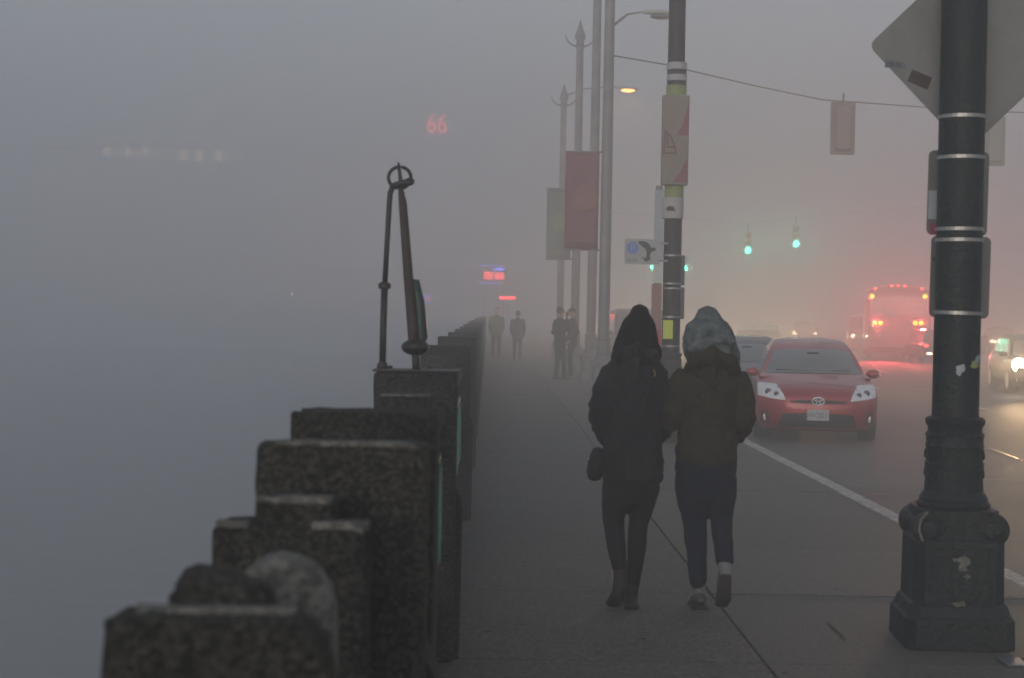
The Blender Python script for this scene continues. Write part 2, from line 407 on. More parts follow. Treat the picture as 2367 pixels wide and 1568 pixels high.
# cracks, cut, hatch covers, moss
def strip(name, pts, wd, z, m, parent=None):
    """thin jagged line lying on the ground"""
    vs = []; n = len(pts)
    for i, (x, y) in enumerate(pts):
        a = Vector(pts[max(i - 1, 0)]); b = Vector(pts[min(i + 1, n - 1)]); d = (b - a).normalized(); nn = Vector((-d.y, d.x)) * wd * .5 * (0.35 if i in (0, n - 1) else rnd.uniform(.75, 1.25))
        vs += [(x + nn.x, y + nn.y, z), (x - nn.x, y - nn.y, z)]
    return MB().add(vs, [(2 * i, 2 * i + 1, 2 * i + 3, 2 * i + 2) for i in range(n - 1)]).build(name, m, parent)
def gp(u, v, z=0.0):
    d = RM.to_3x3() @ Vector(((u - CX) / F, -(v - CY) / F, -1)); t = (z - EYE.z) / d.z
    p = EYE + d * t; return (p.x, p.y)
strip('crack', [gp(1912, 1440), gp(1930, 1458), gp(1942, 1468), gp(1955, 1482)], .022, .006, M['joint'], sw)
strip('crack', [gp(2080, 1395, 0), gp(1990, 1384, 0), gp(1900, 1386, 0), gp(1830, 1381, 0)], .006, .006, M['joint'], sw)
strip('moss', [gp(1568, 1262), gp(1574, 1270), gp(1582, 1280)], .035, .007, M['weed'], sw)
hc = empty('access_cover', (*gp(2335, 1540), 0), 'pair of blue grey steel access cover plates beside the lamp post foot', 'cover')
for k in range(2):
    px, py = gp(2300 + k * 62, 1524); x0, y0 = px - hc.location.x, py - hc.location.y
    MB().box(x0, x0 + .115, y0 - .19, y0, .003, .012).build('cover_plate', M['hatch'], hc, bevel=.003)
gs = MB(); g2 = random.Random(21)
for k in range(150):
    x, y, r_ = g2.uniform(-.1, 3.2), 5 + 26 * g2.random() ** 1.5, g2.uniform(.008, .026)
    gs.add([(x + r_ * g2.uniform(.6, 1.2) * math.cos(a * PI / 4), y + r_ * g2.uniform(.6, 1.2) * math.sin(a * PI / 4), .0065) for a in range(8)], [tuple(range(8))])
o = gs.build('gum_spots', M['joint'], sw); o['kind'] = 'stuff'
for pts, wd in (([(-.1, 6.9), (.35, 7.3), (.7, 7.25), (1.3, 7.7)], .006), ([(1.4, 12.9), (1.9, 13.3), (2.4, 13.2), (3.3, 13.9)], .006), ([(.2, 15.2), (.6, 15.9), (.7, 17.0), (1.3, 17.5)], .007)):
    strip('crack', pts, wd, .0062, M['joint'], sw)
sheet('patch', 7.0, 10.5, 20.0, 31, ROADZ + .004, M['patch'], bpy.data.objects['road'])
sheet('patch', 3.52, 26, 8, 17.4, ROADZ + .004, M['patch'], bpy.data.objects['road'])
sheet('patch', 10.6, 13.6, 34, 60, ROADZ + .004, M['patch'], bpy.data.objects['road'])
rd = bpy.data.objects['road']
strip('tar_line', [gp(2045, 990, ROADZ), gp(2150, 1012, ROADZ), gp(2290, 1040, ROADZ), gp(2367, 1066, ROADZ)], .05, ROADZ + .009, M['tar'], rd)
strip('tar_line', [gp(1760, 1070, ROADZ), gp(2000, 1074, ROADZ), gp(2340, 1086, ROADZ)], .03, ROADZ + .009, M['tar'], rd)
for k in range(8):
    sheet('lane_dash', 10.0, 10.13, 24 + k * 9, 27 + k * 9, ROADZ + .008, M['paint'], rd)
strip('lane_line', [gp(2030, 893, ROADZ), gp(2075, 897, ROADZ)], .13, ROADZ + .008, M['paint'], rd)
strip('lane_line', [gp(2100, 897, ROADZ), gp(2150, 903, ROADZ)], .13, ROADZ + .008, M['paint'], rd)
strip('lane_line', [gp(2275, 1110, ROADZ), gp(2380, 1112, ROADZ)], .05, ROADZ + .008, M['paint'], rd)
strip('survey_mark', [gp(1998, 1146, ROADZ), gp(2025, 1144, ROADZ), gp(2062, 1145, ROADZ)], .06, ROADZ + .009, M['orange_paint'], rd)

# ------------------------------------------------------------------ sea railing of concrete posts
rail = empty('sea_railing', (-0.34, 0, 0), 'dark mossy concrete post railing with green metal infill along the water', 'railing')
def rmb(m, name, mb, bevel=.02, seg=3, disp=0):
    o = mb.build(name, m, rail, bevel=bevel, seg=seg); o.location = (0.34, 0, 0); return o
XL, XR = -.54, -.14
def rough_block(name, x0, x1, y0, y1, z0, z1, m=None, big=.012, bevel=.02, step=.045):
    """chipped concrete block: subdivided and pushed about so its arris is uneven"""
    bm = bmesh.new(); bmesh.ops.create_cube(bm, size=1)
    for v in bm.verts:
        v.co = Vector((x0 + (v.co.x + .5) * (x1 - x0), y0 + (v.co.y + .5) * (y1 - y0), z0 + (v.co.z + .5) * (z1 - z0)))
    bmesh.ops.bevel(bm, geom=bm.edges[:], offset=bevel, segments=2, affect='EDGES', profile=.5)
    for it in range(5):
        es = [e for e in bm.edges if e.calc_length() > step * 1.6]
        if not es: break
        bmesh.ops.subdivide_edges(bm, edges=es, cuts=1, use_grid_fill=True)
    from mathutils import noise
    for v in bm.verts:
        p = v.co
        d = noise.noise_vector(p * 14) * big * .5 + noise.noise_vector(p * 34) * big * .35
        ex = min(abs(p.x - x0), abs(p.x - x1)); ez = abs(p.z - z1)
        if ez < .05 and ex < .05:            # chips off the upper arris
            c = max(0, noise.noise(p * 11 + Vector((3, 7, 1)))) * .05
            d += Vector(((-1 if abs(p.x - x1) < abs(p.x - x0) else 1) * c, 0, -c))
        v.co = p + d
    me = bpy.data.meshes.new(name); bmesh.ops.triangulate(bm, faces=bm.faces); bm.to_mesh(me); bm.free()
    me.polygons.foreach_set('use_smooth', [True] * len(me.polygons))
    o = link(name, me, m or M['post'], rail); o.location = (.34, 0, 0)
    return o
def bracket(y):
    """rounded buttress on the walking side of a post"""
    pr = [(-.165, 0.0), (-.118, 0.0), (-.112, .72), (-.118, .78), (-.135, .815), (-.165, .83)]
    rmb(M['post'], 'bracket', MB().prism(pr, y + .02, y + .26), .008, 2)
# foreground cluster
rough_block('post', -.60, -.236, 2.56, 2.69, 0, 1.182, big=.012, bevel=.022)                     # lower end block nearest camera
rough_block('rail_cap', -.532, -.35, 2.70, 2.86, 1.0, 1.222, M['post'], big=.014, bevel=.035)
# pale rounded cap
dome = MB(); pr = []
for i in range(13):
    a = PI * i / 12; pr.append((-.378 - .103 * math.cos(a), 1.06 + .148 * math.sin(a) ** .8))
pr = [(-.481, .8)] + pr + [(-.275, .8)]
dome.prism(pr, 3.03, 3.15)
rmb(M['post_pale'], 'rounded_cap', dome, .03, 4)
rough_block('post', -.612, -.262, 3.66, 3.875, 0, 1.180, big=.014, bevel=.016)
rough_block('rail_cap', -.52, -.342, 3.70, 3.875, 1.16, 1.236, M['post'], big=.008, bevel=.01)
rough_block('post', XL - .005, XR, 3.885, 4.06, 0, 1.348, big=.010, bevel=.012)
rough_block('post', XL, XR, 4.50, 4.72, 0, 1.387, big=.006, bevel=.011)
rough_block('rail_cap', -.545, -.36, 4.27, 4.49, .7, 1.24, M['post'], big=.01)
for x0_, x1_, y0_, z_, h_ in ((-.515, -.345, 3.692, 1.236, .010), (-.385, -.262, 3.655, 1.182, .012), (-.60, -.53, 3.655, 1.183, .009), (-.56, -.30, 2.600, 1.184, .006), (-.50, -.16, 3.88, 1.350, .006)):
    rough_block('dry_lit_edge', x0_, x1_, y0_, y0_ + .05, z_ - .006, z_ + h_, M['post_pale'], big=.006, bevel=.003, step=.02)  # dry, lichened top edges; sky light painted in as pale strips
bracket(3.96)
# parapet pieces in the bay, then the regular posts
def bay(y0, y1):
    """low wall, green pipes and balusters between two posts"""
    rmb(M['post'], 'low_wall', MB().box(-.48, -.22, y0, y1, 0, .30), .015, 2)
    rmb(M['post'], 'parapet_rail', MB().box(-.50, -.20, y0 + .02, y1 - .02, 1.14, 1.22), .012, 2)
    for z in (.52, .98):
        rmb(M['green_metal'], 'green_pipe', MB().tube([(-.235, y0, z), (-.235, y1, z)], .024, 10, ends=False), 0)
    n = 5
    for k in range(n):
        yy = y0 + (y1 - y0) * (k + .5) / n
        rmb(M['green_metal'], 'baluster', MB().box(-.25, -.20, yy - .012, yy + .012, .52, .98), 0)
rough_block('post', XL, XR - .005, 7.75, 7.98, 0, 1.375, big=.008); bracket(7.82)
capE = rmb(M['iron'], 'post_cap_plate', MB().box(XL - .006, XR + .004, 7.742, 7.99, 1.377, 1.386), .003, 2)
bay(4.84, 7.75)
# stepped blocks just before the mast post
rmb(M['post'], 'stepped_block', MB().box(-.41, -.22, 6.3, 6.62, 0.3, 1.335), .008, 2)
rmb(M['post_pale'], 'dry_lit_edge', MB().box(-.41, -.22, 6.29, 6.35, 1.337, 1.345), .002, 2)  # pale strips paint the sky light on the ledge tops
rmb(M['post_pale'], 'dry_lit_edge', MB().box(-.445, -.18, 6.04, 6.10, 1.270, 1.278), .002, 2)
rmb(M['post_pale'], 'dry_lit_edge', MB().box(-.36, -.19, 5.6, 5.66, 1.222, 1.229), .002, 2)
rmb(M['post'], 'stepped_block', MB().box(-.445, -.18, 6.05, 6.28, 0.3, 1.268), .008, 2)
ys = [8.12]; 
tops = [13.05, 17.4, 21.7, 26.0, 30.3]
yy = 13.05; k = 0; prev = 7.98
while yy < 95:
    top = 1.385 + rnd.uniform(-.012, .012)
    m = MB().box(XL, XR, yy, yy + .34, 0, top)
    rmb(M['post'], 'post', m, .012, 2)
    if yy < 60:
        rmb(M['post'], 'post', MB().box(XL + .01, XR - .01, yy + .5, yy + .8, 0, top - .02), .012, 2)
        rmb(M['post'], 'stepped_block', MB().box(XL + .06, XR - .12, yy - .5, yy - .2, .3, top - .07), .008, 2)
        bracket(yy + .05)
        bay(prev, yy)
    else:
        rmb(M['post'], 'low_wall', MB().box(-.48, -.22, prev, yy, 0, 1.2), 0)
    prev = yy + .8 if yy < 60 else yy + .34
    yy += 4.35; k += 1

# ------------------------------------------------------------------ iron mast on the post
def mp_(u, v, dy=0.0):
    p = at(u, v, 7.93 + dy); return Vector((p.x, p.y, p.z))
base = mp_(925, 862)
mast = empty('iron_mast', (base.x, base.y, 1.387), 'tall rusty iron two legged frame with ring top standing on the plated post', 'mast')
def ms(pts):
    return [Vector(p) - mast.location for p in pts]
MB().tube(ms([mp_(884, 850), mp_(886, 760), mp_(889, 662)]), .0165, 12, False).build('thin_leg', M['iron'], mast, smooth=True)
MB().tube(ms([mp_(889, 664), mp_(895, 560), mp_(900, 470), mp_(902, 447), mp_(907, 434), mp_(918, 428)]), [.013, .013, .013, .0135, .014, .014], 12, False).build('thin_leg', M['iron'], mast, smooth=True)
q = ms([mp_(889, 661)])[0]
MB().lathe([(.013, -.02), (.03, -.01), (.03, .01), (.013, .02)], 14, Matrix.Translation(q)).build('collar', M['iron'], mast)
q = ms([mp_(884, 848)])[0]
MB().ball(q, (.027, .027, .030)).build('foot_ball', M['rust'], mast, smooth=True)
MB().tube(ms([mp_(926, 436), mp_(931, 470), mp_(944, 640), mp_(955, 770), mp_(958, 800)]), [.012, .020, .0235, .0265, .028], 14, False).build('thick_leg', M['rust'], mast, smooth=True)
MB().tube(ms([mp_(960, 800), mp_(963, 864)]), .0195, 12, False).build('leg_stub', M['iron'], mast, smooth=True)
MB().tube(ms([mp_(951, 648, .02), mp_(960, 650, .02), mp_(969, 700, .02), mp_(976, 780, .02), mp_(970, 796, .02)]), [.012, .02, .027, .028, .02], 12).build('green_shield', M['verdigris'], mast, smooth=True)
q = ms([mp_(960, 803)])[0]
MB().ball(q, (.068, .068, .040)).build('bell_disc', M['iron'], mast, smooth=True)
ring = []
for i in range(25):
    a = 2 * PI * i / 24; ring.append(mp_(924 + 26 * math.cos(a), 411 + 25 * math.sin(a), .012 * math.cos(a)))
MB().tube(ms(ring), .0085, 10, False).build('ring', M['iron'], mast, smooth=True)
MB().tube(ms([mp_(921, 377), mp_(922, 385), mp_(924, 400), mp_(927, 432)]), [.004, .009, .008, .012], 10).build('spike', M['iron'], mast, smooth=True)
MB().tube(ms([mp_(906, 430, -.01), mp_(930, 424, -.01), mp_(948, 420, -.01)]), [.012, .018, .021], 12).build('cross_drum', M['iron'], mast, smooth=True)
for u in (902, 992):
    q = ms([mp_(u, 861)])[0]; MB().lathe([(.012, 0), (.012, .008), (.006, .014)], 8, Matrix.Translation((q.x, q.y, 0))).build('bolt', M['iron'], mast)

# ------------------------------------------------------------------ lamp posts
lp = {}
def lmesh(key, fn):
    if key not in lp: lp[key] = fn()
    return lp[key]
def oct_ring(hw, ch):
    return [(hw - ch, -hw), (hw, -hw + ch), (hw, hw - ch), (hw - ch, hw), (-hw + ch, hw), (-hw, hw - ch), (-hw, -hw + ch), (-hw + ch, -hw)]
def stack(levels):
    """chamfered square sections (half width, chamfer, z) stacked"""
    b = MB(); n = 8; vs = []; fs = []
    for hw, ch, z in levels: vs += [(x, y, z) for x, y in oct_ring(hw, ch)]
    for k in range(len(levels) - 1):
        for i in range(n):
            j = (i + 1) % n; fs.append((k * n + i, k * n + j, (k + 1) * n + j, (k + 1) * n + i))
    fs.append(tuple(range(n - 1, -1, -1))); fs.append(tuple((len(levels) - 1) * n + i for i in range(n)))
    return b.add(vs, fs)
def lamp_post(x, y, label, near=False, H=9.2, arm=None, lit=False, crown=True):
    t = empty('lamp_post', (x, y, 0), label, 'lamp post', 'ornate lamp posts in a row along the kerb', rz=R(7))
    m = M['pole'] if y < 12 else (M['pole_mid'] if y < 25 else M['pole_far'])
    def part(name, key, fn, bevel=.006, sm=False):
        me = lmesh((key, m.name), fn)
        if not me.materials: me.materials.append(m)
        o = link(name, me, None, t)
        if sm:
            try: me.shade_smooth(); me.set_sharp_from_angle(angle=R(40))
            except Exception: pass
        if bevel: b = o.modifiers.new('bevel', 'BEVEL'); b.width = bevel; b.segments = 2; b.limit_method = 'ANGLE'
        return o
    part('foot', 'foot', lambda: stack([(.278, .05, 0), (.275, .05, .15), (.262, .05, .165), (.258, .05, .175), (.245, .05, .215), (.232, .05, .23)]).mesh('foot'))
    part('plinth', 'plinth', lambda: stack([(.230, .05, .22), (.226, .05, .54), (.21, .05, .56), (.20, .05, .70)]).mesh('plinth'))
    # raised door frame on the front and back face
    def frame():
        b = MB()
        for s in (-1, 1):
            b.box(-.155, -.135, s * .2285 - .006, s * .2285 + .006, .26, .52); b.box(.135, .155, s * .2285 - .006, s * .2285 + .006, .26, .52)
            b.box(-.135, .135, s * .2285 - .006, s * .2285 + .006, .26, .275); b.box(-.135, .135, s * .2285 - .006, s * .2285 + .006, .505, .52)
        return b.mesh('door_frame')
    part('door_frame', 'frame', frame, .002)
    for sx in (-1, 1):
        def vol(sx=sx):
            b = MB(); Mx = Matrix.Translation((sx * .158, 0, .605)) @ Matrix.Rotation(R(90), 4, 'X')
            prof = [(.03, -.235), (.045, -.228), (.05, -.215), (.086, -.205), (.09, -.18), (.07, -.10), (.062, 0), (.07, .10), (.09, .18), (.086, .205), (.05, .215), (.045, .228), (.03, .235)]
            return b.lathe(prof, 24, Mx).mesh('volute')
        part('volute', 'vol%d' % sx, vol, 0, True)
    for s in (-1, 1):
        def apron(s=s):
            pr = [(-.17, .70), (-.12, .655), (-.06, .615), (0, .60), (.06, .615), (.12, .655), (.17, .70)]
            return MB().prism(pr, s * .2 - .025, s * .2 + .025).mesh('apron')
        part('apron', 'apron%d' % s, apron, .004)
    part('base_collar', 'bcol', lambda: MB().lathe([(.165, .695), (.185, .705), (.188, .72), (.172, .735), (.175, .745), (.165, .765), (.15, .785)], 32).mesh('base_collar'), 0, True)
    part('sleeve', 'sleeve', lambda: MB().lathe([(.148, .78), (.150, .80), (.146, .84), (.150, .93), (.144, .935), (.144, 1.01), (.151, 1.015), (.145, 1.03), (.145, 1.065), (.152, 1.07), (.146, 1.085), (.138, 1.09), (.138, 1.115), (.15, 1.13), (.151, 1.155), (.14, 1.165), (.12, 1.17)], 32).mesh('sleeve'), 0, True)
    def arches():
        b = MB()
        if 1:
            Mx = Matrix.Identity(4)
            if 1:
                z0 = 0
                pts = [Mx @ Vector((.145, .034 * math.cos(PI * k / 6), z0 + .045 * math.sin(PI * k / 6))) for k in range(7)]
                b.tube(pts, .005, 6)
        return b.mesh('arch_relief')
    for i in range(10):
        for z0 in (.86, .955):
            o = part('arch_relief', 'arch', arches, 0); o.rotation_euler.z = 2 * PI * i / 10; o.location.z = z0
    part('shaft', 'shaft%.1f' % H, lambda: MB().lathe([(.120, 1.16), (.119, 1.2), (.114, 4.5), (.098, H - .5), (.09, H)], 28).mesh('shaft'), 0, True)
    if crown:
        part('finial', 'finial%.1f' % H, lambda: MB().lathe([(.09, H - .3), (.13, H - .2), (.10, H - .05), (.15, H + .05), (.14, H + .15), (.08, H + .3), (.02, H + .5), (.005, H + .56)], 16).mesh('finial'), 0, True)
        def crescent():
            pts = [(-.42 * math.cos(PI * k / 10), 0, H + .12 - .32 * math.sin(PI * k / 10)) for k in range(11)]
            b = MB().tube(pts, [.012 + .018 * math.sin(PI * k / 10) for k in range(11)], 8)
            return b.mesh('crescent_arm')
        part('crescent_arm', 'cres%.1f' % H, crescent, 0, True)
    if arm:
        reach, z = arm
        pts = [(.08, 0, z - .28), (reach * .35, 0, z - .05), (reach * .7, 0, z + .02), (reach - .2, 0, z)]
        MB().tube(pts, [.035, .022, .018, .018], 8).build('lamp_arm', m, t, smooth=True)
        hd = MB().tube([(reach - .35, 0, z), (reach, 0, z), (reach + .35, 0, z - .03)], [(.04, .04), (.12, .06), (.06, .04)], 12).build('lamp_head', M['pale_house'], t, smooth=True)
        ln = MB().ball((reach + .02, 0, z - .085), (.24, .12, .06)).build('lamp_lens', M['e_street'] if lit else M['alu'], hd, smooth=True)
        if lit: lamp('bulb', 'SPOT', hd, (reach + .02, 0, z - .2), 160, (1, .45, .18), .15, spot=165, blend=.3)
        # arm points over the street even though base is turned a little
        t.rotation_euler.z = 0
    return t

bx = gp(2207, 1484)
L1 = lamp_post(2.43, 8.5, 'dark green ornate lamp post carrying sign backs in the right foreground', near=True, crown=False, H=9.5)
def px_x(u, v, Y): return at(u, v, Y).x
L2 = lamp_post(px_x(1551, 760, 21.6), 21.6, 'lamp post wrapped in a red and cream banner between the two women', crown=True)
L3 = lamp_post(px_x(1396, 740, 34.0), 34.0, 'lamp post holding the red banner on its left side', arm=(1.05, 7.9), H=10.2)
L4 = lamp_post(px_x(1367, 740, 40.0), 40.0, 'bare lamp post just behind the red banner', H=10.2, crown=False)
L5 = lamp_post(px_x(1329, 740, 46.0), 46.0, 'lamp post with pointed finial and green banner behind the phoning man', H=9.3)
L6 = lamp_post(px_x(1294, 740, 56.0), 56.0, 'fogged lamp post with the lit orange lamp on its arm', H=8.9, arm=(2.15, 9.35), lit=True)
# straps on the near pole and paint scars
for v in (272, 366, 531, 556, 724):
    z = at(2225, v, 8.5).z; tilt = Matrix.Rotation(R(rnd.uniform(-1.2, 1.2)), 4, 'Y')
    MB().lathe([(.1195, -.009), (.1235, -.009), (.1235, .009), (.1195, .009)], 32, Matrix.Translation((0, 0, z)) @ tilt).build('strap', M['band'], L1, smooth=False)
def scar(parent, m, cx, cz, r, seed, n=12, y=-.245, curve=None, name='paint_scar', sx=1.0):
    g = random.Random(seed); pts = []
    for i in range(n):
        a = 2 * PI * i / n; rr = r * g.uniform(.35, 1.1); pts.append((cx + sx * rr * math.cos(a), cz + rr * math.sin(a)))
    if curve:
        vs = []
        for x, z in pts: vs.append((x, -math.sqrt(max(curve ** 2 - x * x, 1e-4)), z))
        b = MB().add(vs + [(cx, -math.sqrt(curve ** 2 - cx * cx) - .0005, cz)], [(i, (i + 1) % n, n) for i in range(n)])
    else: b = MB().prism(pts, y - .0008, y)
    return b.build(name, m, parent)
scar(L1, M['scuff'], 0.01, .435, .042, 5, y=-.2312); scar(L1, M['scuff'], .03, .37, .022, 9, y=-.2312); scar(L1, M['scuff'], -.035, .455, .014, 2, y=-.2312)
scar(L1, M['scuff'], .0, .235, .022, 4, y=-.2415, sx=2.0)
L1.rotation_euler.z = R(-4)
zz = at(2205, 855, 8.4).z
scar(L1, M['sticker_white'], -.005, zz, .035, 11, curve=.1215, name='sticker')
zz = at(2245, 840, 8.4).z
scar(L1, M['banner_lime'], .075, zz, .034, 12, curve=.1215, name='sticker'); scar(L1, M['sticker_white'], .088, zz + .02, .026, 13, curve=.1225, name='sticker')
# volute edge scrape
MB().tube([(-.20, -.238, .55), (-.218, -.236, .60), (-.21, -.236, .655), (-.18, -.236, .69)], .007, 8).build('paint_scar', M['scuff'], L1)

# signs strapped behind the near lamp post
def rrect(w2, h2, r, n=5):
    pts = []
    for cx, cz, a0 in ((w2 - r, h2 - r, 0), (-w2 + r, h2 - r, 90), (-w2 + r, -h2 + r, 180), (w2 - r, -h2 + r, 270)):
        for k in range(n + 1):
            a = R(a0 + 90 * k / n); pts.append((cx + r * math.cos(a), cz + r * math.sin(a)))
    return pts
SY = 8.5 + .14
c = at(2243, 112, SY)
ds = empty('warning_sign', (c.x, SY, c.z), 'large diamond sign seen from behind on the near lamp post', 'sign')
Md = Matrix.Rotation(R(45 + 0.5), 4, 'Y')
MB().prism(rrect(.381, .381, .045), -.002, .002, Md).build('sign_plate', M['alu'], ds)
MB().box(-.012, .012, -.014, -.003, -.46, .46).build('sign_channel', M['band'], ds)
def sticker(parent, u, v, w_, h_, rot, m, name='sticker', Y=SY - .003, det=None):
    p = at(u, v, Y)
    o = MB().prism(rrect(w_ / 2, h_ / 2, .004), -.0008, .0, Matrix.Rotation(R(rot), 4, 'Y')).build(name, m, parent)
    o.location = Vector((p.x, Y, p.z)) - parent.location
    return o
s1 = sticker(ds, 2070, 150, .112, .038, 4, M['sticker_blue'])
text('SLIX', 'sticker_print', M['sticker_dark'], s1, (0, -.0015, -.001), .034, rot=(R(90), R(4), 0), extrude=.0002)
sticker(ds, 2126, 184, .115, .068, 22, M['sticker_dark'])
c = at(2214, 447, SY)
sa = empty('parking_sign', (c.x, SY, c.z), 'upper small rectangular sign back with white and pink stickers on near post', 'sign', 'small sign backs on the near lamp post')
MB().prism(rrect(.16, .222, .03), -.002, .002, Matrix.Rotation(R(.6), 4, 'Y')).build('sign_plate', M['alu_dark'], sa)
sticker(sa, 2157, 474, .05, .15, 0, M['sticker_white']); sticker(sa, 2158, 530, .04, .06, 0, M['sticker_pink'])
c = at(2219, 641, SY)
sb_ = empty('parking_sign', (c.x, SY, c.z), 'lower small rectangular grey sign back on near post', 'sign', 'small sign backs on the near lamp post')
MB().prism(rrect(.158, .215, .03), -.002, .002, Matrix.Rotation(R(.6), 4, 'Y')).build('sign_plate', M['alu_dark'], sb_)
sticker(sb_, 2158, 600, .018, .02, 10, M['plastic'])

# ------------------------------------------------------------------ second lamp post: wrapped banners and signs
wrap = empty('wrapped_banner', (L2.location.x, 21.6, 3.0), 'cream and red cloth banner with sail emblem wrapped round the second lamp post', 'banner')
def zz_(v, Y=21.6): return at(1560, v, Y).z - 3.0
def xx_(u, v, Y=21.6): return at(u, v, Y).x - L2.location.x
def cyl(name, u0, u1, v0, v1, m, n=20, bulge=0):
    x0 = xx_(u0, (v0 + v1) / 2); x1 = xx_(u1, (v0 + v1) / 2); r = (x1 - x0) / 2; cx = (x0 + x1) / 2
    lean = math.tan(R(0.0))
    return MB().lathe([(r, zz_(v1)), (r * (1 + bulge), zz_((v0 + v1) / 2)), (r, zz_(v0))], n, Matrix.Translation((cx, 0, 0))).build(name, m, wrap, autosm=True)
cyl('top_wrap', 1541, 1588, 146, 162, M['banner_white']); cyl('top_stripe', 1542, 1587, 162, 174, M['banner_black']); cyl('top_wrap', 1541, 1588, 174, 188, M['banner_white'])
cyl('top_stripe', 1542, 1587, 188, 199, M['banner_black']); cyl('green_wrap', 1540, 1587, 199, 225, M['banner_lime'])
cyl('green_wrap', 1536, 1580, 428, 458, M['banner_lime']); lw = cyl('lower_wrap', 1530, 1580, 458, 506, M['banner_white'])
x0 = xx_(1557, 328)
bc = MB().prism(rrect((1589 - 1528) / 2 / 176., (430 - 224) / 2 / 176., .015), -.165, -.03).build('banner_panel', M['banner_cream'], wrap, bevel=.02); bc.location = (xx_(1558.5, 327), 0, zz_(327))
def bp_(u, v): return ((u - 1558.5) / 176., (327 - v) / 176.)
for poly, m in (([(1590, 232), (1590, 316), (1560, 316), (1574, 292), (1582, 262)], M['banner_red']),
                ([(1587, 372), (1587, 424), (1553, 424), (1570, 402), (1579, 380)], M['banner_red'])):
    p = [bp_(*q) for q in poly]; p = [(min(.168, x), z) for x, z in p]
    MB().prism(p, -.168, -.1655).build('banner_print', m, bc)
sail = [(1534, 304), (1547, 318), (1555, 336), (1560, 358)]
MB().tube([Vector((bp_(*q)[0], -.168, bp_(*q)[1])) for q in sail], .010, 6).build('emblem_print', M['banner_red'], bc)
for a, b in (((1534, 304), (1532, 358)), ((1530, 357), (1560, 357)), ((1542, 343), (1558, 343)), ((1540, 316), (1540, 343))):
    MB().tube([Vector((bp_(*a)[0], -.168, bp_(*a)[1])), Vector((bp_(*b)[0], -.168, bp_(*b)[1]))], .010, 6).build('emblem_print', M['banner_red'], bc)
MB().prism([(-.06, -.01), (.03, -.01), (.055, -.035), (.04, .005), (.02, .045), (-.05, .045), (-.075, .02)], -.148, -.144).build('dark_print', M['banner_black'], lw, loc=(xx_(1550, 484), 0, zz_(487)))
for v0, v1, off in ((590, 660, 8), (664, 738, 7)):
    c = at(1552 + off, (v0 + v1) / 2, 21.75)
    s_ = empty('street_sign', (c.x, 21.75, c.z), ('upper' if v0 < 600 else 'lower') + ' grey sign back strapped behind the banner wrapped lamp post', 'sign', 'sign backs on the banner lamp post')
    MB().prism(rrect(.13, (v1 - v0) / 2 / 176., .02), -.003, .003).build('sign_plate', M['alu_dark'], s_)
for v in (591, 656, 667, 733, 800):
    MB().lathe([(.1225, -.01), (.1245, -.01), (.1245, .01), (.1225, .01)], 20, Matrix.Translation((0, 0, at(1552, v, 21.6).z))).build('strap', M['band'], L2)
c = at(1542, 762, 21.46); nt_ = MB().prism(rrect(.064, .122, .004), -.002, 0).build('notice', M['notice'], None); nt_.location = (c.x + .01, 21.455, c.z)
tag(nt_, 'yellow green paper notice taped low on the banner lamp post', 'notice')
# parking sign panel held left of the post
c = at(1484, 582, 21.5)
ps = empty('parking_garage_sign', (c.x, 21.5, c.z), 'white sign with blue P circle and dark curved arrow left of second lamp post', 'sign')
MB().prism(rrect(.228, .165, .02), -.004, .004).build('sign_plate', M['banner_white'], ps)
MB().lathe([(.078, -.002), (.078, .002)], 28, Matrix.Translation((-.125, -.008, .045)) @ Matrix.Rotation(R(90), 4, 'X')).build('blue_disc', M['sign_blue'], ps)
text('P', 'lettering', M['banner_white'], ps, (-.125, -.012, .043), .14, extrude=.001)
arr = [(-.06, .135), (.00, .14), (.06, .125), (.10, .09), (.115, .05), (.16, .055), (.19, .035), (.165, .01), (.12, .0), (.10, -.05), (.115, -.10), (.085, -.115), (.05, -.135), (.02, -.10), (-.005, -.07), (.05, -.085), (.06, -.03), (.05, .03), (.015, .06), (-.03, .09)]
MB().prism(arr, -.0095, -.0045).build('arrow_print', M['sign_dark'], ps)
for z in (-.105, -.128): MB().box(-.2, -.06, -.006, -.0045, z, z + .008).build('text_line', M['plate_ink'], ps)
MB().box(.22, .34, -.006, .006, .10, .13).build('bracket', M['grey_metal'], ps); MB().box(.22, .34, -.006, .006, -.13, -.10).build('bracket', M['grey_metal'], ps)
# slim second pole behind with red lower plates
c = at(1519, 700, 24.2)
sp = empty('sign_post', (c.x, 24.2, 0), 'slim pale signpost with red lower plate just left of the banner lamp post', 'sign post')
z = lambda v: at(1519, v, 24.2).z
MB().lathe([(.05, 0), (.05, z(430))], 12).build('pole', M['grey_metal'], sp)
MB().box(-.07, .07, -.062, -.052, z(600), z(440)).build('plate', M['blue_sign'], sp); MB().box(-.075, .075, -.062, -.052, z(655), z(602)).build('plate', M['white_metal'], sp)
MB().box(-.09, .06, -.062, -.052, z(760), z(657)).build('plate', mat('faded pink plate', (.30, .17, .15), .6), sp); MB().box(-.085, .065, -.062, -.052, z(822), z(762)).build('plate', M['red_sign'], sp)

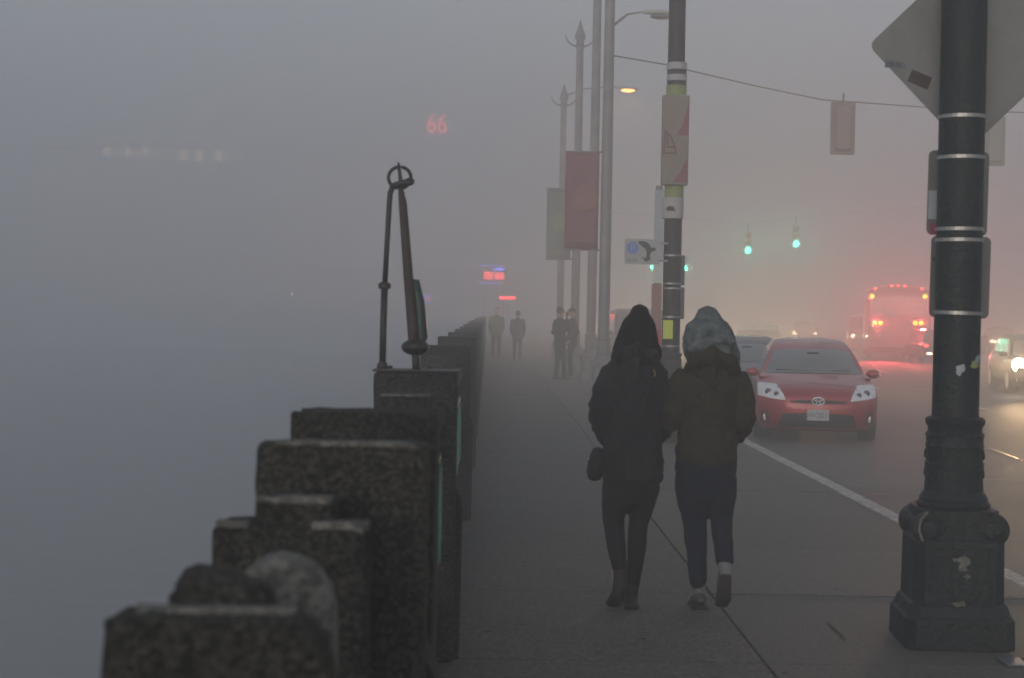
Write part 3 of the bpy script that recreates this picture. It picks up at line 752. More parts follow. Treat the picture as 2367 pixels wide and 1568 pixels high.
# ------------------------------------------------------------------ hanging banners
def banner(u0, u1, v0, v1, Y, m, m2, label, post):
    a = at(u0, v1, Y); b = at(u1, v0, Y)
    t = empty('street_banner', ((a.x + b.x) / 2, Y, (a.z + b.z) / 2), label, 'banner', 'cloth banners hung from lamp posts')
    hw, hh = (b.x - a.x) / 2, (b.z - a.z) / 2
    rows = []
    for k in range(13):
        z = -hh + 2 * hh * k / 12
        rows.append([Vector((-hw + 2 * hw * i / 8, .03 * math.sin(i * .9 + k * .35), z)) for i in range(9)])
    cl = MB().grid(rows).build('cloth', m, t, smooth=True); sol = cl.modifiers.new('s', 'SOLIDIFY'); sol.thickness = .004
    for z in (-hh, hh): MB().tube([(-hw, 0, z), (post - t.location.x, 0, z)], .018, 8).build('banner_arm', M['grey_metal'], t)
    MB().prism([(hw * .9 * math.cos(2 * PI * i / 16) * .85 + .05, hh * .28 * math.sin(2 * PI * i / 16) * (1.2 if i < 8 else .7)) for i in range(16)], -.06, -.045).build('banner_print', m2, t)
    MB().box(-hw * .6, hw * .6, -.055, -.045, -hh * .85, -hh * .78).build('banner_print', m2, t)
    return t
banner(1304, 1386, 352, 577, 34.0, M['banner_red'], M['banner_orange'], 'wide red cloth banner with faint orange print hung left of lamp post', L3.location.x)
banner(1262, 1321, 437, 599, 46.0, M['banner_green'], M['banner_yellow'], 'haze muted green and yellow banner half hidden behind the red banner', L5.location.x)

# ------------------------------------------------------------------ span wire with signal backs
wp = [(1412, 128, 34), (1540, 150, 34.6), (1600, 165, 35), (1750, 200, 36), (1900, 231, 37), (2120, 247, 38.5), (2290, 258, 40), (2420, 262, 41)]
wire_pts = [at(*p) for p in wp]; endp = Vector((20.5, 44.0, wire_pts[-1].z + .15)); wire_pts.append(endp)
wr = MB().tube([p - wire_pts[0] for p in wire_pts], .013, 6, False).build('span_wire', M['dark_metal'], None); wr.location = wire_pts[0]
tag(wr, 'thin dark span wire sagging across the street from the lamp post', 'wire')
spp = empty('wire_pole', (20.5, 44.0, ROADZ), 'plain steel pole across the street holding the span wire', 'pole')
MB().lathe([(.16, 0), (.11, endp.z + .6 - ROADZ)], 16).build('shaft', M['pole_far'], spp)
def signal_back(u, v, Y, m, label):
    c = at(u, v, Y); top = at(u, v - 60, Y).z
    t = empty('street_signal', (c.x, Y, c.z), label, 'traffic signal', 'signal heads hung from the span wire')
    MB().prism(rrect(.28, .60, .04), -.01, .01).build('back_plate', m, t)
    MB().box(-.17, .17, -.16, -.012, -.5, .5).build('housing', m, t, bevel=.03)
    for z in (-.17, .17): MB().box(-.172, .172, -.165, -.161, z - .006, z + .006).build('housing_seam', M['grey_metal'], t)
    MB().tube([(0, 0, .5), (0, 0, .78)], .02, 6).build('hanger', M['dark_metal'], t)
signal_back(1948, 297, 37.3, M['signal_back'], 'faded reddish signal head seen from behind, left one on the span wire')
signal_back(2297, 327, 40.0, M['signal_back_green'], 'faded greenish signal head seen from behind, right of the near lamp post')

# green signals further on
def signal(u, v, Y, m, energy, label, pole=None):
    c = at(u, v, Y)
    t = empty('traffic_light', (c.x, Y, c.z), label, 'traffic signal', 'lit green traffic lights over the street')
    MB().box(-.15, .15, .02, .25, -.18, .92).build('housing', M['pale_house'], t, bevel=.03)
    for k, z in enumerate((0, .36, .72)):
        ln = MB().ball((0, .02, z), (.15 if k == 0 else .13, .05, .15 if k == 0 else .13)).build('lens', m if k == 0 else M['plastic'], t, smooth=True)
        MB().tube([Vector((.16 * math.cos(PI * j / 8), -.12, z + .16 * math.sin(PI * j / 8))) for j in range(9)], .01, 5).build('visor', M['pale_house'], t)
    MB().tube([(0, .13, .95), (0, .13, 1.3)], .025, 6).build('hanger', M['pole_far'], t)
    lamp('bulb', 'SPOT', t, (0, -.16, 0), energy, (.12, 1, .6), .12, rot=(R(-90), 0, 0), spot=170, blend=.3)
    return t
signal(1729, 579, 80, M['e_green'], 420, 'lit green traffic light, left of the two high ones over the street')
signal(1840, 564, 80, M['e_green'], 420, 'lit green traffic light, right of the two high ones over the street')
signal(1508, 618, 118, M['e_green_far'], 260, 'small far green traffic light under the parking sign')
signal(1585, 621, 118, M['e_green_far'], 260, 'small far green traffic light just right of the banner lamp post')
a1, a2 = at(1729, 579, 80), at(1840, 564, 80)
ww = MB().tube([Vector((-a1.x + 3.0, 0, .6)), Vector((0, .13, 0)), Vector((a2.x - a1.x, .13, a2.z - a1.z)), Vector((24 - a1.x, 0, 1.3))], .006, 5, False).build('signal_wire', M['pole_far'], None)
ww.location = (a1.x, 80, a1.z + 1.3); tag(ww, 'far thin wire carrying the two high green lights', 'wire')
b1, b2 = at(1508, 618, 118), at(1585, 621, 118)
ww = MB().tube([Vector((-8, 0, .5)), Vector((0, .13, 0)), Vector((b2.x - b1.x, .13, b2.z - b1.z)), Vector((16, 0, 1.0))], .006, 5, False).build('signal_wire', M['pole_far'], None)
ww.location = (b1.x, 118, b1.z + 1.3); tag(ww, 'farthest thin wire carrying the two small green lights', 'wire')

# ------------------------------------------------------------------ vehicles
def smooth_interp(tab, z, k):
    zs = [r[0] for r in tab]
    if z <= zs[0]: return tab[0][k]
    if z >= zs[-1]: return tab[-1][k]
    for i in range(len(zs) - 1):
        if zs[i] <= z <= zs[i + 1]:
            t = (z - zs[i]) / (zs[i + 1] - zs[i])
            p0 = tab[max(i - 1, 0)]; p1 = tab[i]; p2 = tab[i + 1]; p3 = tab[min(i + 2, len(tab) - 1)]
            m1 = (p2[k] - p0[k]) / max(p2[0] - p0[0], 1e-6) * (p2[0] - p1[0]); m2 = (p3[k] - p1[k]) / max(p3[0] - p1[0], 1e-6) * (p2[0] - p1[0])
            return (2 * t ** 3 - 3 * t ** 2 + 1) * p1[k] + (t ** 3 - 2 * t ** 2 + t) * m1 + (-2 * t ** 3 + 3 * t ** 2) * p2[k] + (t ** 3 - t ** 2) * m2
HATCH = [(.17, .10, .76, 4.30), (.30, .02, .845, 4.38), (.48, .0, .868, 4.42), (.60, .02, .872, 4.43), (.70, .08, .868, 4.42), (.78, .22, .855, 4.41), (.86, .50, .83, 4.39), (.92, .80, .80, 4.36),
         (.97, 1.08, .755, 4.32), (1.06, 1.28, .72, 4.25), (1.18, 1.54, .672, 4.12), (1.30, 1.84, .615, 3.95), (1.38, 2.12, .57, 3.75), (1.44, 2.5, .50, 3.5), (1.47, 2.95, .30, 3.2)]
VAN = [(.2, .10, .85, 4.9), (.35, .02, .93, 4.95), (.6, .0, .95, 5.0), (.85, .05, .95, 5.0), (1.0, .25, .94, 5.0), (1.1, .75, .93, 5.0), (1.2, .95, .90, 5.0), (1.5, 1.35, .86, 5.0), (1.75, 1.7, .82, 4.95), (1.9, 2.0, .77, 4.9), (1.97, 2.5, .6, 4.7)]
def make_car(x, y, label, paint, tab=HATCH, lights=None, detail=True, group=None, power=0, plate=None, name='parked_car', rz=0, aim=0, cone=66, tilt=-93, hr=.085, zs=1.0, lens=None):
    t = empty(name, (x, y, ROADZ), label, 'car', group, rz=rz); t.scale = (1, 1, zs)
    Z0, Z1 = tab[0][0], tab[-1][0]; N = 44
    glz = tab[8][0] if tab is HATCH else 1.2
    def fy(xx, z, off=0.0):
        W = smooth_interp(tab, z, 2); u = min(1.0, abs(xx) / W)
        bow = .34 * u ** 4 + .05 * u * u if z < .9 else .16 * u * u
        return smooth_interp(tab, z, 1) + bow - off
    rows = []
    zl = [Z0 + (Z1 - Z0) * k / N for k in range(N + 1)]
    for z in zl:
        W = smooth_interp(tab, z, 2); yr = smooth_interp(tab, z, 3); r = []
        ns = 14; nu = 12
        ye = fy(W, z)
        for i in range(ns, 0, -1):
            q = i / ns; yy_ = ye + (yr - ye) * q; tx_ = 1 - .10 * max(0, (q - .8) / .2) ** 2; r.append(Vector((-W * tx_, yy_, z)))
        for i in range(-nu, nu + 1):
            u = i / nu; r.append(Vector((u * W, fy(u * W, z), z)))
        for i in range(1, ns + 1):
            q = i / ns; yy_ = ye + (yr - ye) * q; tx_ = 1 - .10 * max(0, (q - .8) / .2) ** 2; r.append(Vector((W * tx_, yy_, z)))
        rows.append(r)
    b = MB().grid(rows)
    top = rows[-1]; bot = rows[0]
    for rr in (top, bot): b.add(rr, [tuple(range(len(rr)))])
    # tail closing
    b.grid([[r[0], r[-1]] for r in rows])
    body = b.build('body', paint, t, autosm=True)
    def patch(name, lo, hi, m, nx=10, nz=5, off=.006, parent=None):
        """lo, hi: lists of (x, z) along lower and upper outline, same count"""
        rw = []
        for k in range(nz + 1):
            s = k / nz; rw.append([])
            for (xa, za), (xb, zb) in zip(lo, hi):
                xx = xa + (xb - xa) * s; z = za + (zb - za) * s; rw[-1].append(Vector((xx, fy(xx, z, off), z)))
        return MB().grid(rw).build(name, m, parent or t, smooth=True)
    lin = lambda a, b_, n: [a + (b_ - a) * i / n for i in range(n + 1)]
    if tab is HATCH:
        wz0, wz1 = .975, 1.315
        patch('windscreen', [(u * .70, wz0 + .012 * (1 - (u) ** 2) - .01) for u in lin(-1, 1, 14)], [(u * .565, wz1 - .03 * u * u) for u in lin(-1, 1, 14)], M['glass'], nz=10)
        patch('wiper_cowl', [(u * .70, .955) for u in lin(-1, 1, 10)], [(u * .705, .972) for u in lin(-1, 1, 10)], M['plastic'], nz=1, off=.008)
    else:
        patch('windscreen', [(u * .84, 1.22) for u in lin(-1, 1, 10)], [(u * .76, 1.80) for u in lin(-1, 1, 10)], M['glass'], nz=8)
    # side windows
    for s in (-1, 1):
        z0, z1 = (1.0, 1.33) if tab is HATCH else (1.22, 1.8)
        for q0, q1 in ((.10, .42), (.44, .72), (.74, .9)):
            rw = []
            for k in range(5):
                z = z0 + (z1 - z0) * k / 4; W = smooth_interp(tab, z, 2); ye = fy(W, z); yr = smooth_interp(tab, z, 3); rw.append([])
                for i in range(7):
                    q = q0 + (q1 - q0) * i / 6; tx_ = 1 - .10 * max(0, (q - .8) / .2) ** 2
                    rw[-1].append(Vector((s * (W * tx_ + .005), ye + (yr - ye) * q, z)))
            MB().grid(rw).build('side_window', M['glass'], t, smooth=True)
        mx = .90 if tab is HATCH else 1.02; mz = .96 if tab is HATCH else 1.2
        my = MB().ball((s * mx, 1.42, mz), (.105, .07, .068)); my.tube([(s * .74, 1.42, mz - .06), (s * .82, 1.42, mz - .03)], .03, 8)
        my.build('wing_mirror', paint, t, smooth=True)
    # lights
    hl = M['lens'] if not lights else (lens or M['e_head'])
    for s in (-1, 1):
        if tab is HATCH:
            xs = lin(.46, .845, 10)
            lo = [(s * xx, .605 + .05 * ((xx - .46) / .385) ** 1.5) for xx in xs]
            hi = [(s * (xx), min(.645 + .26 * math.sin(min(1, (xx - .46) / .24) * PI / 2), .825 + .02 * (xx - .6)) if xx > .462 else .62) for xx in xs]
            h = patch('headlight', lo, hi, M['lens'], nz=6, off=.010)
            for cxx, r_ in ((.70, hr if lights else .048), (.585, .036)):
                cz_ = .715 if cxx > .6 else .69
                Mx = Matrix.Translation((s * cxx, fy(cxx, cz_, .016), cz_)) @ Matrix.Rotation(R(90), 4, 'X')
                MB().lathe([(r_, -.004), (r_ * .9, .006), (r_ * .3, .012)], 16, Mx).build('projector', (hl if lights else M['lens_dark']), h, smooth=True)
            patch('fog_recess', [(s * xx, .27) for xx in lin(.66, .80, 4)], [(s * xx, .45) for xx in lin(.70, .80, 4)], mat('recess', (.12, .02, .02), .5) if paint is M['car_red'] else M['plastic'], nz=3, off=.008)
            MB().ball((s * .745, fy(.745, .34, .012), .35), (.022, .01, .055)).build('fog_lamp', M['lens'], t, smooth=True)
        else:
            Mx = Matrix.Translation((s * .72, fy(.72, .85, .01), .85)) @ Matrix.Rotation(R(90), 4, 'X')
            MB().lathe([(.10, -.01), (.09, .01), (.03, .02)], 18, Mx).build('headlight', hl if lights else M['lens'], t, smooth=True)
        if power:
            zz = .70 if tab is HATCH else .85
            lamp('bulb', 'SPOT', t, (s * .68, fy(.68, zz) - .06, zz), power, (1.0, .66, .34), .09, rot=(R(tilt), 0, R(aim)), spot=cone, blend=1.0)
    if tab is HATCH and detail:
        xs = lin(-.40, .40, 14)
        patch('grille', [(xx, .565 + .06 * xx * xx + .0) for xx in xs], [(xx, .615 + .02 * xx * xx - .028 * (abs(xx) / .4) ** 4) for xx in xs], M['plastic'], nz=2, off=.008)
        xs = lin(-1, 1, 14)
        patch('lower_intake', [(u * .56, .215) for u in xs], [(u * .50, .435 - .02 * abs(u)) for u in xs], M['plastic'], nz=5, off=.006)
        for k in range(4):
            zq = .25 + .045 * k; patch('intake_bar', [(u * .5, zq) for u in xs], [(u * .5, zq + .010) for u in xs], M['tyre'], nz=1, off=.012)
        patch('lower_lip', [(u * .70, .175) for u in xs], [(u * .66, .198) for u in xs], M['plastic'], nz=1, off=.010)
        patch('sunroof', [(u * .40, 1.452) for u in xs], [(u * .34, 1.462) for u in xs], M['glass'], nz=1, off=.006)
        wz = 1.22
        patch('rear_view_mirror', [(u * .09 + .02, 1.235) for u in xs], [(u * .09 + .02, 1.27) for u in xs], M['plastic'], nz=1, off=.010)
        for s in (-1, 1):
            patch('wiper', [(s * (.05 + .5 * k / 8), .99 + .01 * (k % 2)) for k in range(9)], [(s * (.05 + .5 * k / 8), 1.0 + .012 * k / 8) for k in range(9)], M['tyre'], nz=1, off=.011)
        # three oval emblem
        ey = fy(0, .60, .014); eb = None
        def oval(cx_, cz_, a_, b_, r_=.006):
            return [Vector((cx_ + a_ * math.cos(2 * PI * i / 24), ey, cz_ + b_ * math.sin(2 * PI * i / 24))) for i in range(25)]
        e = MB(); e.tube(oval(0, .600, .084, .056), .011, 6, False); e.tube(oval(0, .600, .03, .054), .008, 6, False); e.tube(oval(0, .625, .058, .024), .008, 6, False)
        e.build('emblem', M['chrome'], t, smooth=True)
        npl = MB().prism(rrect(.155, .078, .008), -.004, 0).build('number_plate', M['plate'], t, loc=(0, fy(0, .40, .018), .405))
        text('6WOJ211', 'plate_lettering', M['plate_ink'], npl, (0, -.0065, -.008), .098, extrude=.0005, sx=.88)
        patch('bonnet_seam', [(u * .80, .835 - .10 * u ** 2) for u in xs], [(u * .80, .839 - .10 * u ** 2) for u in xs], M['plastic'], nz=1, off=.004)
    ry = (.84, 3.52)
    for s in (-1, 1):
        for yy_ in ry:
            Mx = Matrix.Translation((s * .765, yy_, .312)) @ Matrix.Rotation(R(90), 4, 'Y')
            wh = MB().lathe([(.22, -.115), (.295, -.11), (.312, -.09), (.312, .09), (.295, .11), (.22, .115)], 28, Mx).build('tyre', M['tyre'], t, autosm=True)
            Mx2 = Matrix.Translation((s * .876, yy_, .312)) @ Matrix.Rotation(R(90), 4, 'Y')
            MB().lathe([(.21, -.01), (.20, .01), (.05, .004)], 14, Mx2).build('rim', M['rim'], wh)
    if not lights:
        MB().box(-.7, .7, .5, 4.0, .14, .2).build('underbody', M['plastic'], t)
    return t
make_car(px_x(1890, 1000, 23.4), 23.4, 'red hatchback parked at the kerb facing the camera', M['car_red'], rz=R(-7.5))
make_car(px_x(1728, 850, 30.2), 30.2, 'dark grey green car parked right behind the red one', M['car_green'], group=None, zs=.96, rz=R(-7.5))
make_car(px_x(1495, 800, 50.0), 50.0, 'dark van parked far along the kerb behind the left woman', M['car_dark'], tab=VAN)
make_car(px_x(1757, 800, 45.0), 45.0, 'pale car with lit headlights hidden behind the parked dark car', M['car_pale'], lights=True, detail=False, power=1150, aim=-2, cone=110, rz=R(-8), name='oncoming_car', zs=1.08, lens=M['e_head_small'])
make_car(px_x(1478, 790, 72.0), 72.0, 'far oncoming car whose headlights glow behind the left woman', M['car_dark'], lights=True, detail=False, power=1500, aim=-2, cone=110, rz=R(-5), name='oncoming_car', lens=M['e_head_small'])
make_car(px_x(1860, 770, 108.0), 108.0, 'farthest oncoming car with two faint headlights', M['car_dark'], lights=True, detail=False, power=350, rz=R(-9), name='oncoming_car', lens=M['e_head_small'])
make_car(px_x(1975, 770, 86.0) + .68, 86.0, 'oncoming van with a bright headlight beside the bus', M['car_pale'], tab=VAN, lights=True, detail=False, power=60, rz=R(-10), name='oncoming_van', lens=M['e_head_small'])
make_car(px_x(2364, 845, 40.0) + .68, 40.0, 'oncoming car with glaring headlight at the right edge', M['car_dark'], lights=True, detail=False, power=3200, aim=-10.4, cone=26, tilt=-94, hr=.17, rz=R(-8), name='oncoming_car')
make_car(px_x(2305, 795, 84.0) + .5, 84.0, 'oncoming car seen small right of the near lamp post', M['car_dark'], lights=True, detail=False, power=300, rz=R(-10), name='oncoming_car', lens=M['e_head_small'])

# ------------------------------------------------------------------ bus
BY = 69.0
c = at(2078, 740, BY)
bus = empty('bus', (c.x, BY, ROADZ), 'city bus seen from behind with bright red tail lights', 'bus', rz=R(-12))
MB().box(-1.3, 1.3, 0, 12, .38, 3.05).build('body', M['bus'], bus, bevel=.12, seg=3)
MB().prism([(-1.18, 3.03), (-.9, 3.14), (-.4, 3.22), (.4, 3.22), (.9, 3.14), (1.18, 3.03)], .05, 11.9).build('roof_dome', M['bus'], bus)
MB().box(-1.12, 1.12, -.015, -.002, 1.95, 2.75).build('rear_window', M['glass'], bus)
MB().box(-1.27, 1.27, -.012, -.002, 1.05, 1.9).build('engine_door', M['bus_band'], bus)
for k in range(6): MB().box(-.6, .6, -.03, -.013, .62 + k * .06, .65 + k * .06).build('louvre', M['bus_band'], bus)
MB().box(-1.28, 1.28, -.10, -.002, .38, .60).build('bumper', M['plastic'], bus, bevel=.02)
for s in (-1, 1):
    for yy_ in (2.8, 9.2):
        MB().lathe([(.3, -.15), (.48, -.13), (.48, .13), (.3, .15)], 20, Matrix.Translation((s * 1.14, yy_, .48)) @ Matrix.Rotation(R(90), 4, 'Y')).build('wheel', M['tyre'], bus)
def blamp(u, v, r, m, power=0, name='tail_light'):
    p = at(u, v, BY - .03)
    MB().ball((p.x - bus.location.x, -.04, p.z - ROADZ), (r, .04, r)).build(name, m, bus, smooth=True)
    if power: lamp('bulb', 'SPOT', bus, (p.x - bus.location.x, -.12, p.z - ROADZ), power, (1, .07, .09), .1, rot=(R(-90), 0, 0), spot=165, blend=.3)
for u, v in ((2018, 685), (2137, 686)): blamp(u, v, .085, M['e_red'], 420)
for u, v in ((2024, 747), (2037, 747), (2115, 747), (2128, 747)): blamp(u, v, .085, M['e_red'], 640)
for u, v in ((2062, 661), (2077, 661), (2092, 661), (2025, 667), (2130, 668)): blamp(u, v, .06, M['e_red_small'], 4, 'marker_light')
# small car beside the bus showing red and white lights
c = at(2166, 790, 66)
tc = empty('small_car', (c.x + .3, 66, ROADZ), 'car with red tail light peeking out beside the bus', 'car')
MB().box(-.85, .85, 0, 4.2, .25, .85).build('body', M['car_dark'], tc, bevel=.1); MB().prism([(-.78, .84), (-.6, 1.38), (.6, 1.38), (.78, .84)], .5, 3.2).build('cabin', M['glass'], tc, bevel=.05)
for s in (-1, 1):
    MB().ball((s * .74, -.02, .74), (.10, .04, .07)).build('tail_light', M['e_red_small'], tc); MB().ball((s * .6, -.02, .42), (.12, .03, .05)).build('number_lamp', M['e_head_small'], tc)
    for yy_ in (.8, 3.4): MB().lathe([(.2, -.1), (.31, -.09), (.31, .09), (.2, .1)], 18, Matrix.Translation((s * .75, yy_, .31)) @ Matrix.Rotation(R(90), 4, 'Y')).build('wheel', M['tyre'], tc)

# ------------------------------------------------------------------ people
tex = bpy.data.textures.new('folds', 'CLOUDS'); tex.noise_scale = .075; tex.noise_depth = 3
def blob(name, mb, m, parent, voxel=.014, folds=0.0, smooth=6):
    o = mb.build(name, m, parent)
    r = o.modifiers.new('remesh', 'REMESH'); r.mode = 'VOXEL'; r.voxel_size = voxel; r.use_smooth_shade = True
    s = o.modifiers.new('smooth', 'SMOOTH'); s.factor = .5; s.iterations = smooth
    if folds:
        d = o.modifiers.new('folds', 'DISPLACE'); d.texture = tex; d.strength = folds; d.mid_level = .5; d.texture_coords = 'LOCAL'
    return o
SW = 408.0
WY = 9.3
def woman(cx, base, label, gx):
    t = empty('person', (at(cx, base, WY).x, WY, 0), label, 'person', None)
    def L(u, v, y=0.0): return (Vector(((u - cx) / SW, y, (base - v) / SW)))
    return t, L
# left woman: black coat, bag at left hip
t1, L = woman(1450, 1400, 'woman in black hooded coat with small bag at her left hip, walking away', 0)
px = lambda n: n / SW
b = MB()
b.tube([L(1456, 1100), L(1455, 1040), L(1455, 980), L(1455, 900), L(1455, 850), L(1458, 820), L(1462, 800), L(1463, 790)], [(.155, .10), (.15, .095), (.13, .09), (.15, .095), (.145, .085), (.07, .065), (.055, .055), (.055, .055)], 16)
b.ball(L(1463, 768, .01), (.078, .095, .11))
b.ball(L(1463, 772, .10), (.012, .02, .02))
for s, pts in ((-1, [L(1402, 858), L(1378, 935, -.02), L(1400, 1010, .14)]), (1, [L(1508, 860), L(1517, 945, -.02), L(1532, 985, .12)])):
    b.tube(pts, [.04, .035, .025], 12); h = pts[-1]
    b.ball(h + Vector((0, .06, 0)), (.04, .05, .02))
    for k in range(4): b.tube([h + Vector((-.03 + .02 * k, .09, 0)), h + Vector((-.03 + .02 * k, .13, -.01)), h + Vector((-.028 + .018 * k, .145, -.03))], .009, 8)
    b.tube([h + Vector((-.04 * s, .04, 0)), h + Vector((-.055 * s, .08, -.01))], .011, 8)
for pts in ([L(1418, 1110), L(1415, 1190, .02), L(1420, 1290, -.08), L(1422, 1350, -.16), L(1418, 1378, -.05)], [L(1488, 1110), L(1474, 1200, .03), L(1467, 1320, .02), L(1462, 1375, .02), L(1458, 1388, .12)]):
    b.tube(pts, [.075, .05, .035, .03, .03], 12)
blob('body', b, M['skin'], t1, .014)
b = MB()
b.tube([L(1456, 1098), L(1456, 1080), L(1456, 1040), L(1455, 1000), L(1454, 950), L(1455, 900), L(1456, 860), L(1457, 838), L(1460, 815)],
       [(px(72), .13), (px(73), .135), (px(70), .135), (px(64), .125), (px(64), .125), (px(68), .13), (px(70), .125), (px(56), .105), (px(38), .09)], 24)
b.tube([L(1406, 852), L(1392, 885, -.01), L(1377, 935, -.03), L(1380, 958, 0), L(1396, 1005, .12), L(1408, 1022, .17)], [px(27), px(29), px(28), px(27), px(23), px(21)], 14)
b.tube([L(1506, 854), L(1515, 890, .0), L(1520, 945, .0), L(1524, 975, .06), L(1514, 1010, .10)], [px(27), px(27), px(26), px(24), px(19)], 14)
b.tube([L(1524, 966, .04), L(1532, 990, .06), L(1538, 996, .10)], [px(22), px(16), px(14)], 10)
coat = blob('coat', b, M['black_cloth'], t1, .009, .040, 4)
b = MB()   # folded collar and hood of the coat
b.tube([L(1418, 838, -.03), L(1430, 808, -.09), L(1460, 796, -.12), L(1490, 808, -.09), L(1504, 838, -.03)], [px(12), px(17), px(20), px(17), px(12)], 12)
b.tube([L(1436, 850, -.07), L(1462, 866, -.10), L(1488, 850, -.07)], [px(14), px(24), px(14)], 12)
b.tube([L(1440, 825, -.06), L(1462, 835, -.09), L(1484, 825, -.06)], [px(20), px(30), px(20)], 12)
blob('coat_hood', b, M['black_cloth'], t1, .009, .026, 4)
b = MB()   # black scarf / hood over the head
b.tube([L(1465, 720, .0), L(1464, 736, .0), L(1462, 768, .0), L(1460, 795, .0), L(1458, 820, .0), L(1457, 838, .0)],
       [(px(25), .07), (px(38), .10), (px(47), .122), (px(53), .125), (px(58), .12), (px(56), .10)], 20)
b.ball(L(1508, 808, .03), (px(13), .06, px(22)))
blob('head_scarf', b, M['black_knit'], t1, .010, .014)
b = MB()
b.tube([L(1453, 1085), L(1452, 1105), L(1452, 1122)], [(px(68), .125), (px(66), .125), (px(58), .11)], 20)
b.tube([L(1422, 1115), L(1418, 1150, .01), L(1415, 1190, .02), L(1416, 1215, .0), L(1421, 1255, -.05), L(1426, 1300, -.12)], [(px(36), .10), (px(33), .09), (px(27), .07), (px(24), .06), (px(22), .058), (px(17), .05)], 16)
b.tube([L(1486, 1115), L(1482, 1150, .02), L(1476, 1190, .03), L(1472, 1215, .03), L(1470, 1260, .02), L(1465, 1320, .01), L(1462, 1350, .02)], [(px(36), .10), (px(31), .09), (px(25), .07), (px(23), .06), (px(23), .062), (px(17), .05), (px(16), .045)], 16)
blob('leggings', b, M['black_trouser'], t1, .010, .008)
b = MB()
b.tube([L(1427, 1285, -.10), L(1428, 1320, -.14), L(1424, 1352, -.17), L(1420, 1366, -.15)], [px(18), px(17), px(16), px(17)], 14)
b.tube([L(1421, 1360, -.17), L(1417, 1378, -.11), L(1414, 1386, -.03)], [(px(17), .035), (px(19), .035), (px(17), .025)], 14)
blob('boot', b, M['black_boot'], t1, .009)
b = MB()
b.tube([L(1463, 1340, .01), L(1460, 1362, .01), L(1459, 1376, .03)], [px(16), px(16), px(17)], 14)
b.tube([L(1458, 1383, .0), L(1458, 1385, .07), L(1458, 1389, .16)], [(px(18), .035), (px(19), .03), (px(15), .022)], 14)
b.box(-.0 + (1441 - 1450) / SW, (1476 - 1450) / SW, -.055, -.01, 0, .03)
blob('boot', b, M['black_boot'], t1, .010)
b = MB().tube([L(1497, 846, -.105), L(1487, 880, -.145), L(1465, 935, -.155), L(1437, 990, -.15), L(1405, 1028, -.135), L(1388, 1050, -.10)], [(px(6), .005), (px(7), .005), (px(13), .005), (px(20), .005), (px(18), .005), (px(8), .005)], 8)
bag = empty('shoulder_bag', tuple(t1.location + L(1366, 1068, -.08)), 'small black bag slung at the hip of the woman in black', 'bag')
off = L(1366, 1068, -.08)
sb = blob('strap', b, M['black_cloth'], bag, .007, 0, 3); sb.location = -off
b = MB(); b.tube([L(1372, 1042, -.08), L(1370, 1060, -.08), L(1366, 1085, -.08)], [(px(17), .06), (px(20), .065), (px(19), .06)], 14)
b.ball(L(1358, 1092, -.09), .022); b.ball(L(1374, 1094, -.09), .02)
bb = blob('pouch', b, M['black_cloth'], bag, .009, .008, 3); bb.location = -off
bk = MB().tube([L(1495, 846, -.128), L(1499, 852, -.132), L(1496, 860, -.134)], .004, 6).build('buckle', M['brass'], bag); bk.location = -off
bk = MB().ball(L(1350, 1050, -.148), .004).build('buckle', M['chrome'], bag); bk.location = -off

# right woman: olive parka, grey hood
t2, L = woman(1630, 1403, 'woman in olive parka with grey knit hood over her head, walking away', 0)
b = MB()
b.tube([L(1626, 1080), L(1628, 1040), L(1630, 980), L(1632, 900), L(1632, 850), L(1632, 825), L(1630, 805)], [(.155, .10), (.15, .095), (.13, .09), (.15, .095), (.145, .085), (.07, .065), (.055, .055)], 16)
b.ball(L(1628, 780, .02), (.078, .095, .11)); b.ball(L(1628, 784, .115), (.012, .02, .02))
for s, pts in ((-1, [L(1562, 880), L(1548, 955, -.02), L(1545, 1000, .14)]), (1, [L(1706, 882), L(1716, 960, -.03), L(1694, 1005, .12)])):
    b.tube(pts, [.04, .035, .025], 12); h = pts[-1]
    b.ball(h + Vector((0, .06, 0)), (.04, .05, .02))
    for k in range(4): b.tube([h + Vector((-.03 + .02 * k, .09, 0)), h + Vector((-.03 + .02 * k, .13, -.01)), h + Vector((-.028 + .018 * k, .145, -.03))], .009, 8)
    b.tube([h + Vector((-.04 * s, .04, 0)), h + Vector((-.055 * s, .08, -.01))], .011, 8)
for pts in ([L(1594, 1100), L(1602, 1200, .04), L(1612, 1330, .03), L(1617, 1385, .03), L(1617, 1392, .12)], [L(1662, 1100), L(1664, 1200, .0), L(1663, 1280, -.18), L(1660, 1310, -.24), L(1658, 1370, -.19)]):
    b.tube(pts, [.075, .05, .035, .03, .03], 12)
blob('body', b, M['skin'], t2, .014)
b = MB()
b.tube([L(1625, 1056), L(1626, 1030), L(1628, 1000), L(1628, 960), L(1629, 920), L(1631, 885), L(1632, 862), L(1634, 838)],
       [(px(72), .14), (px(72), .14), (px(68), .13), (px(64), .128), (px(68), .13), (px(74), .13), (px(66), .12), (px(48), .10)], 24)
b.tube([L(1566, 872), L(1556, 905, -.01), L(1544, 950, -.05), L(1540, 968, -.04), L(1532, 976, .06)], [px(28), px(28), px(26), px(25), px(20)], 14)
b.tube([L(1700, 872), L(1706, 905, -.01), L(1713, 955, -.03), L(1711, 975, .0), L(1696, 1005, .10), L(1686, 1018, .14)], [px(26), px(27), px(26), px(26), px(21), px(18)], 14)
blob('parka', b, M['olive'], t2, .009, .042, 4)
b = MB()   # hood hanging down the back
b.tube([L(1578, 850, -.04), L(1592, 828, -.10), L(1630, 808, -.135), L(1668, 826, -.10), L(1690, 850, -.04)], [px(13), px(20), px(26), px(20), px(13)], 12)
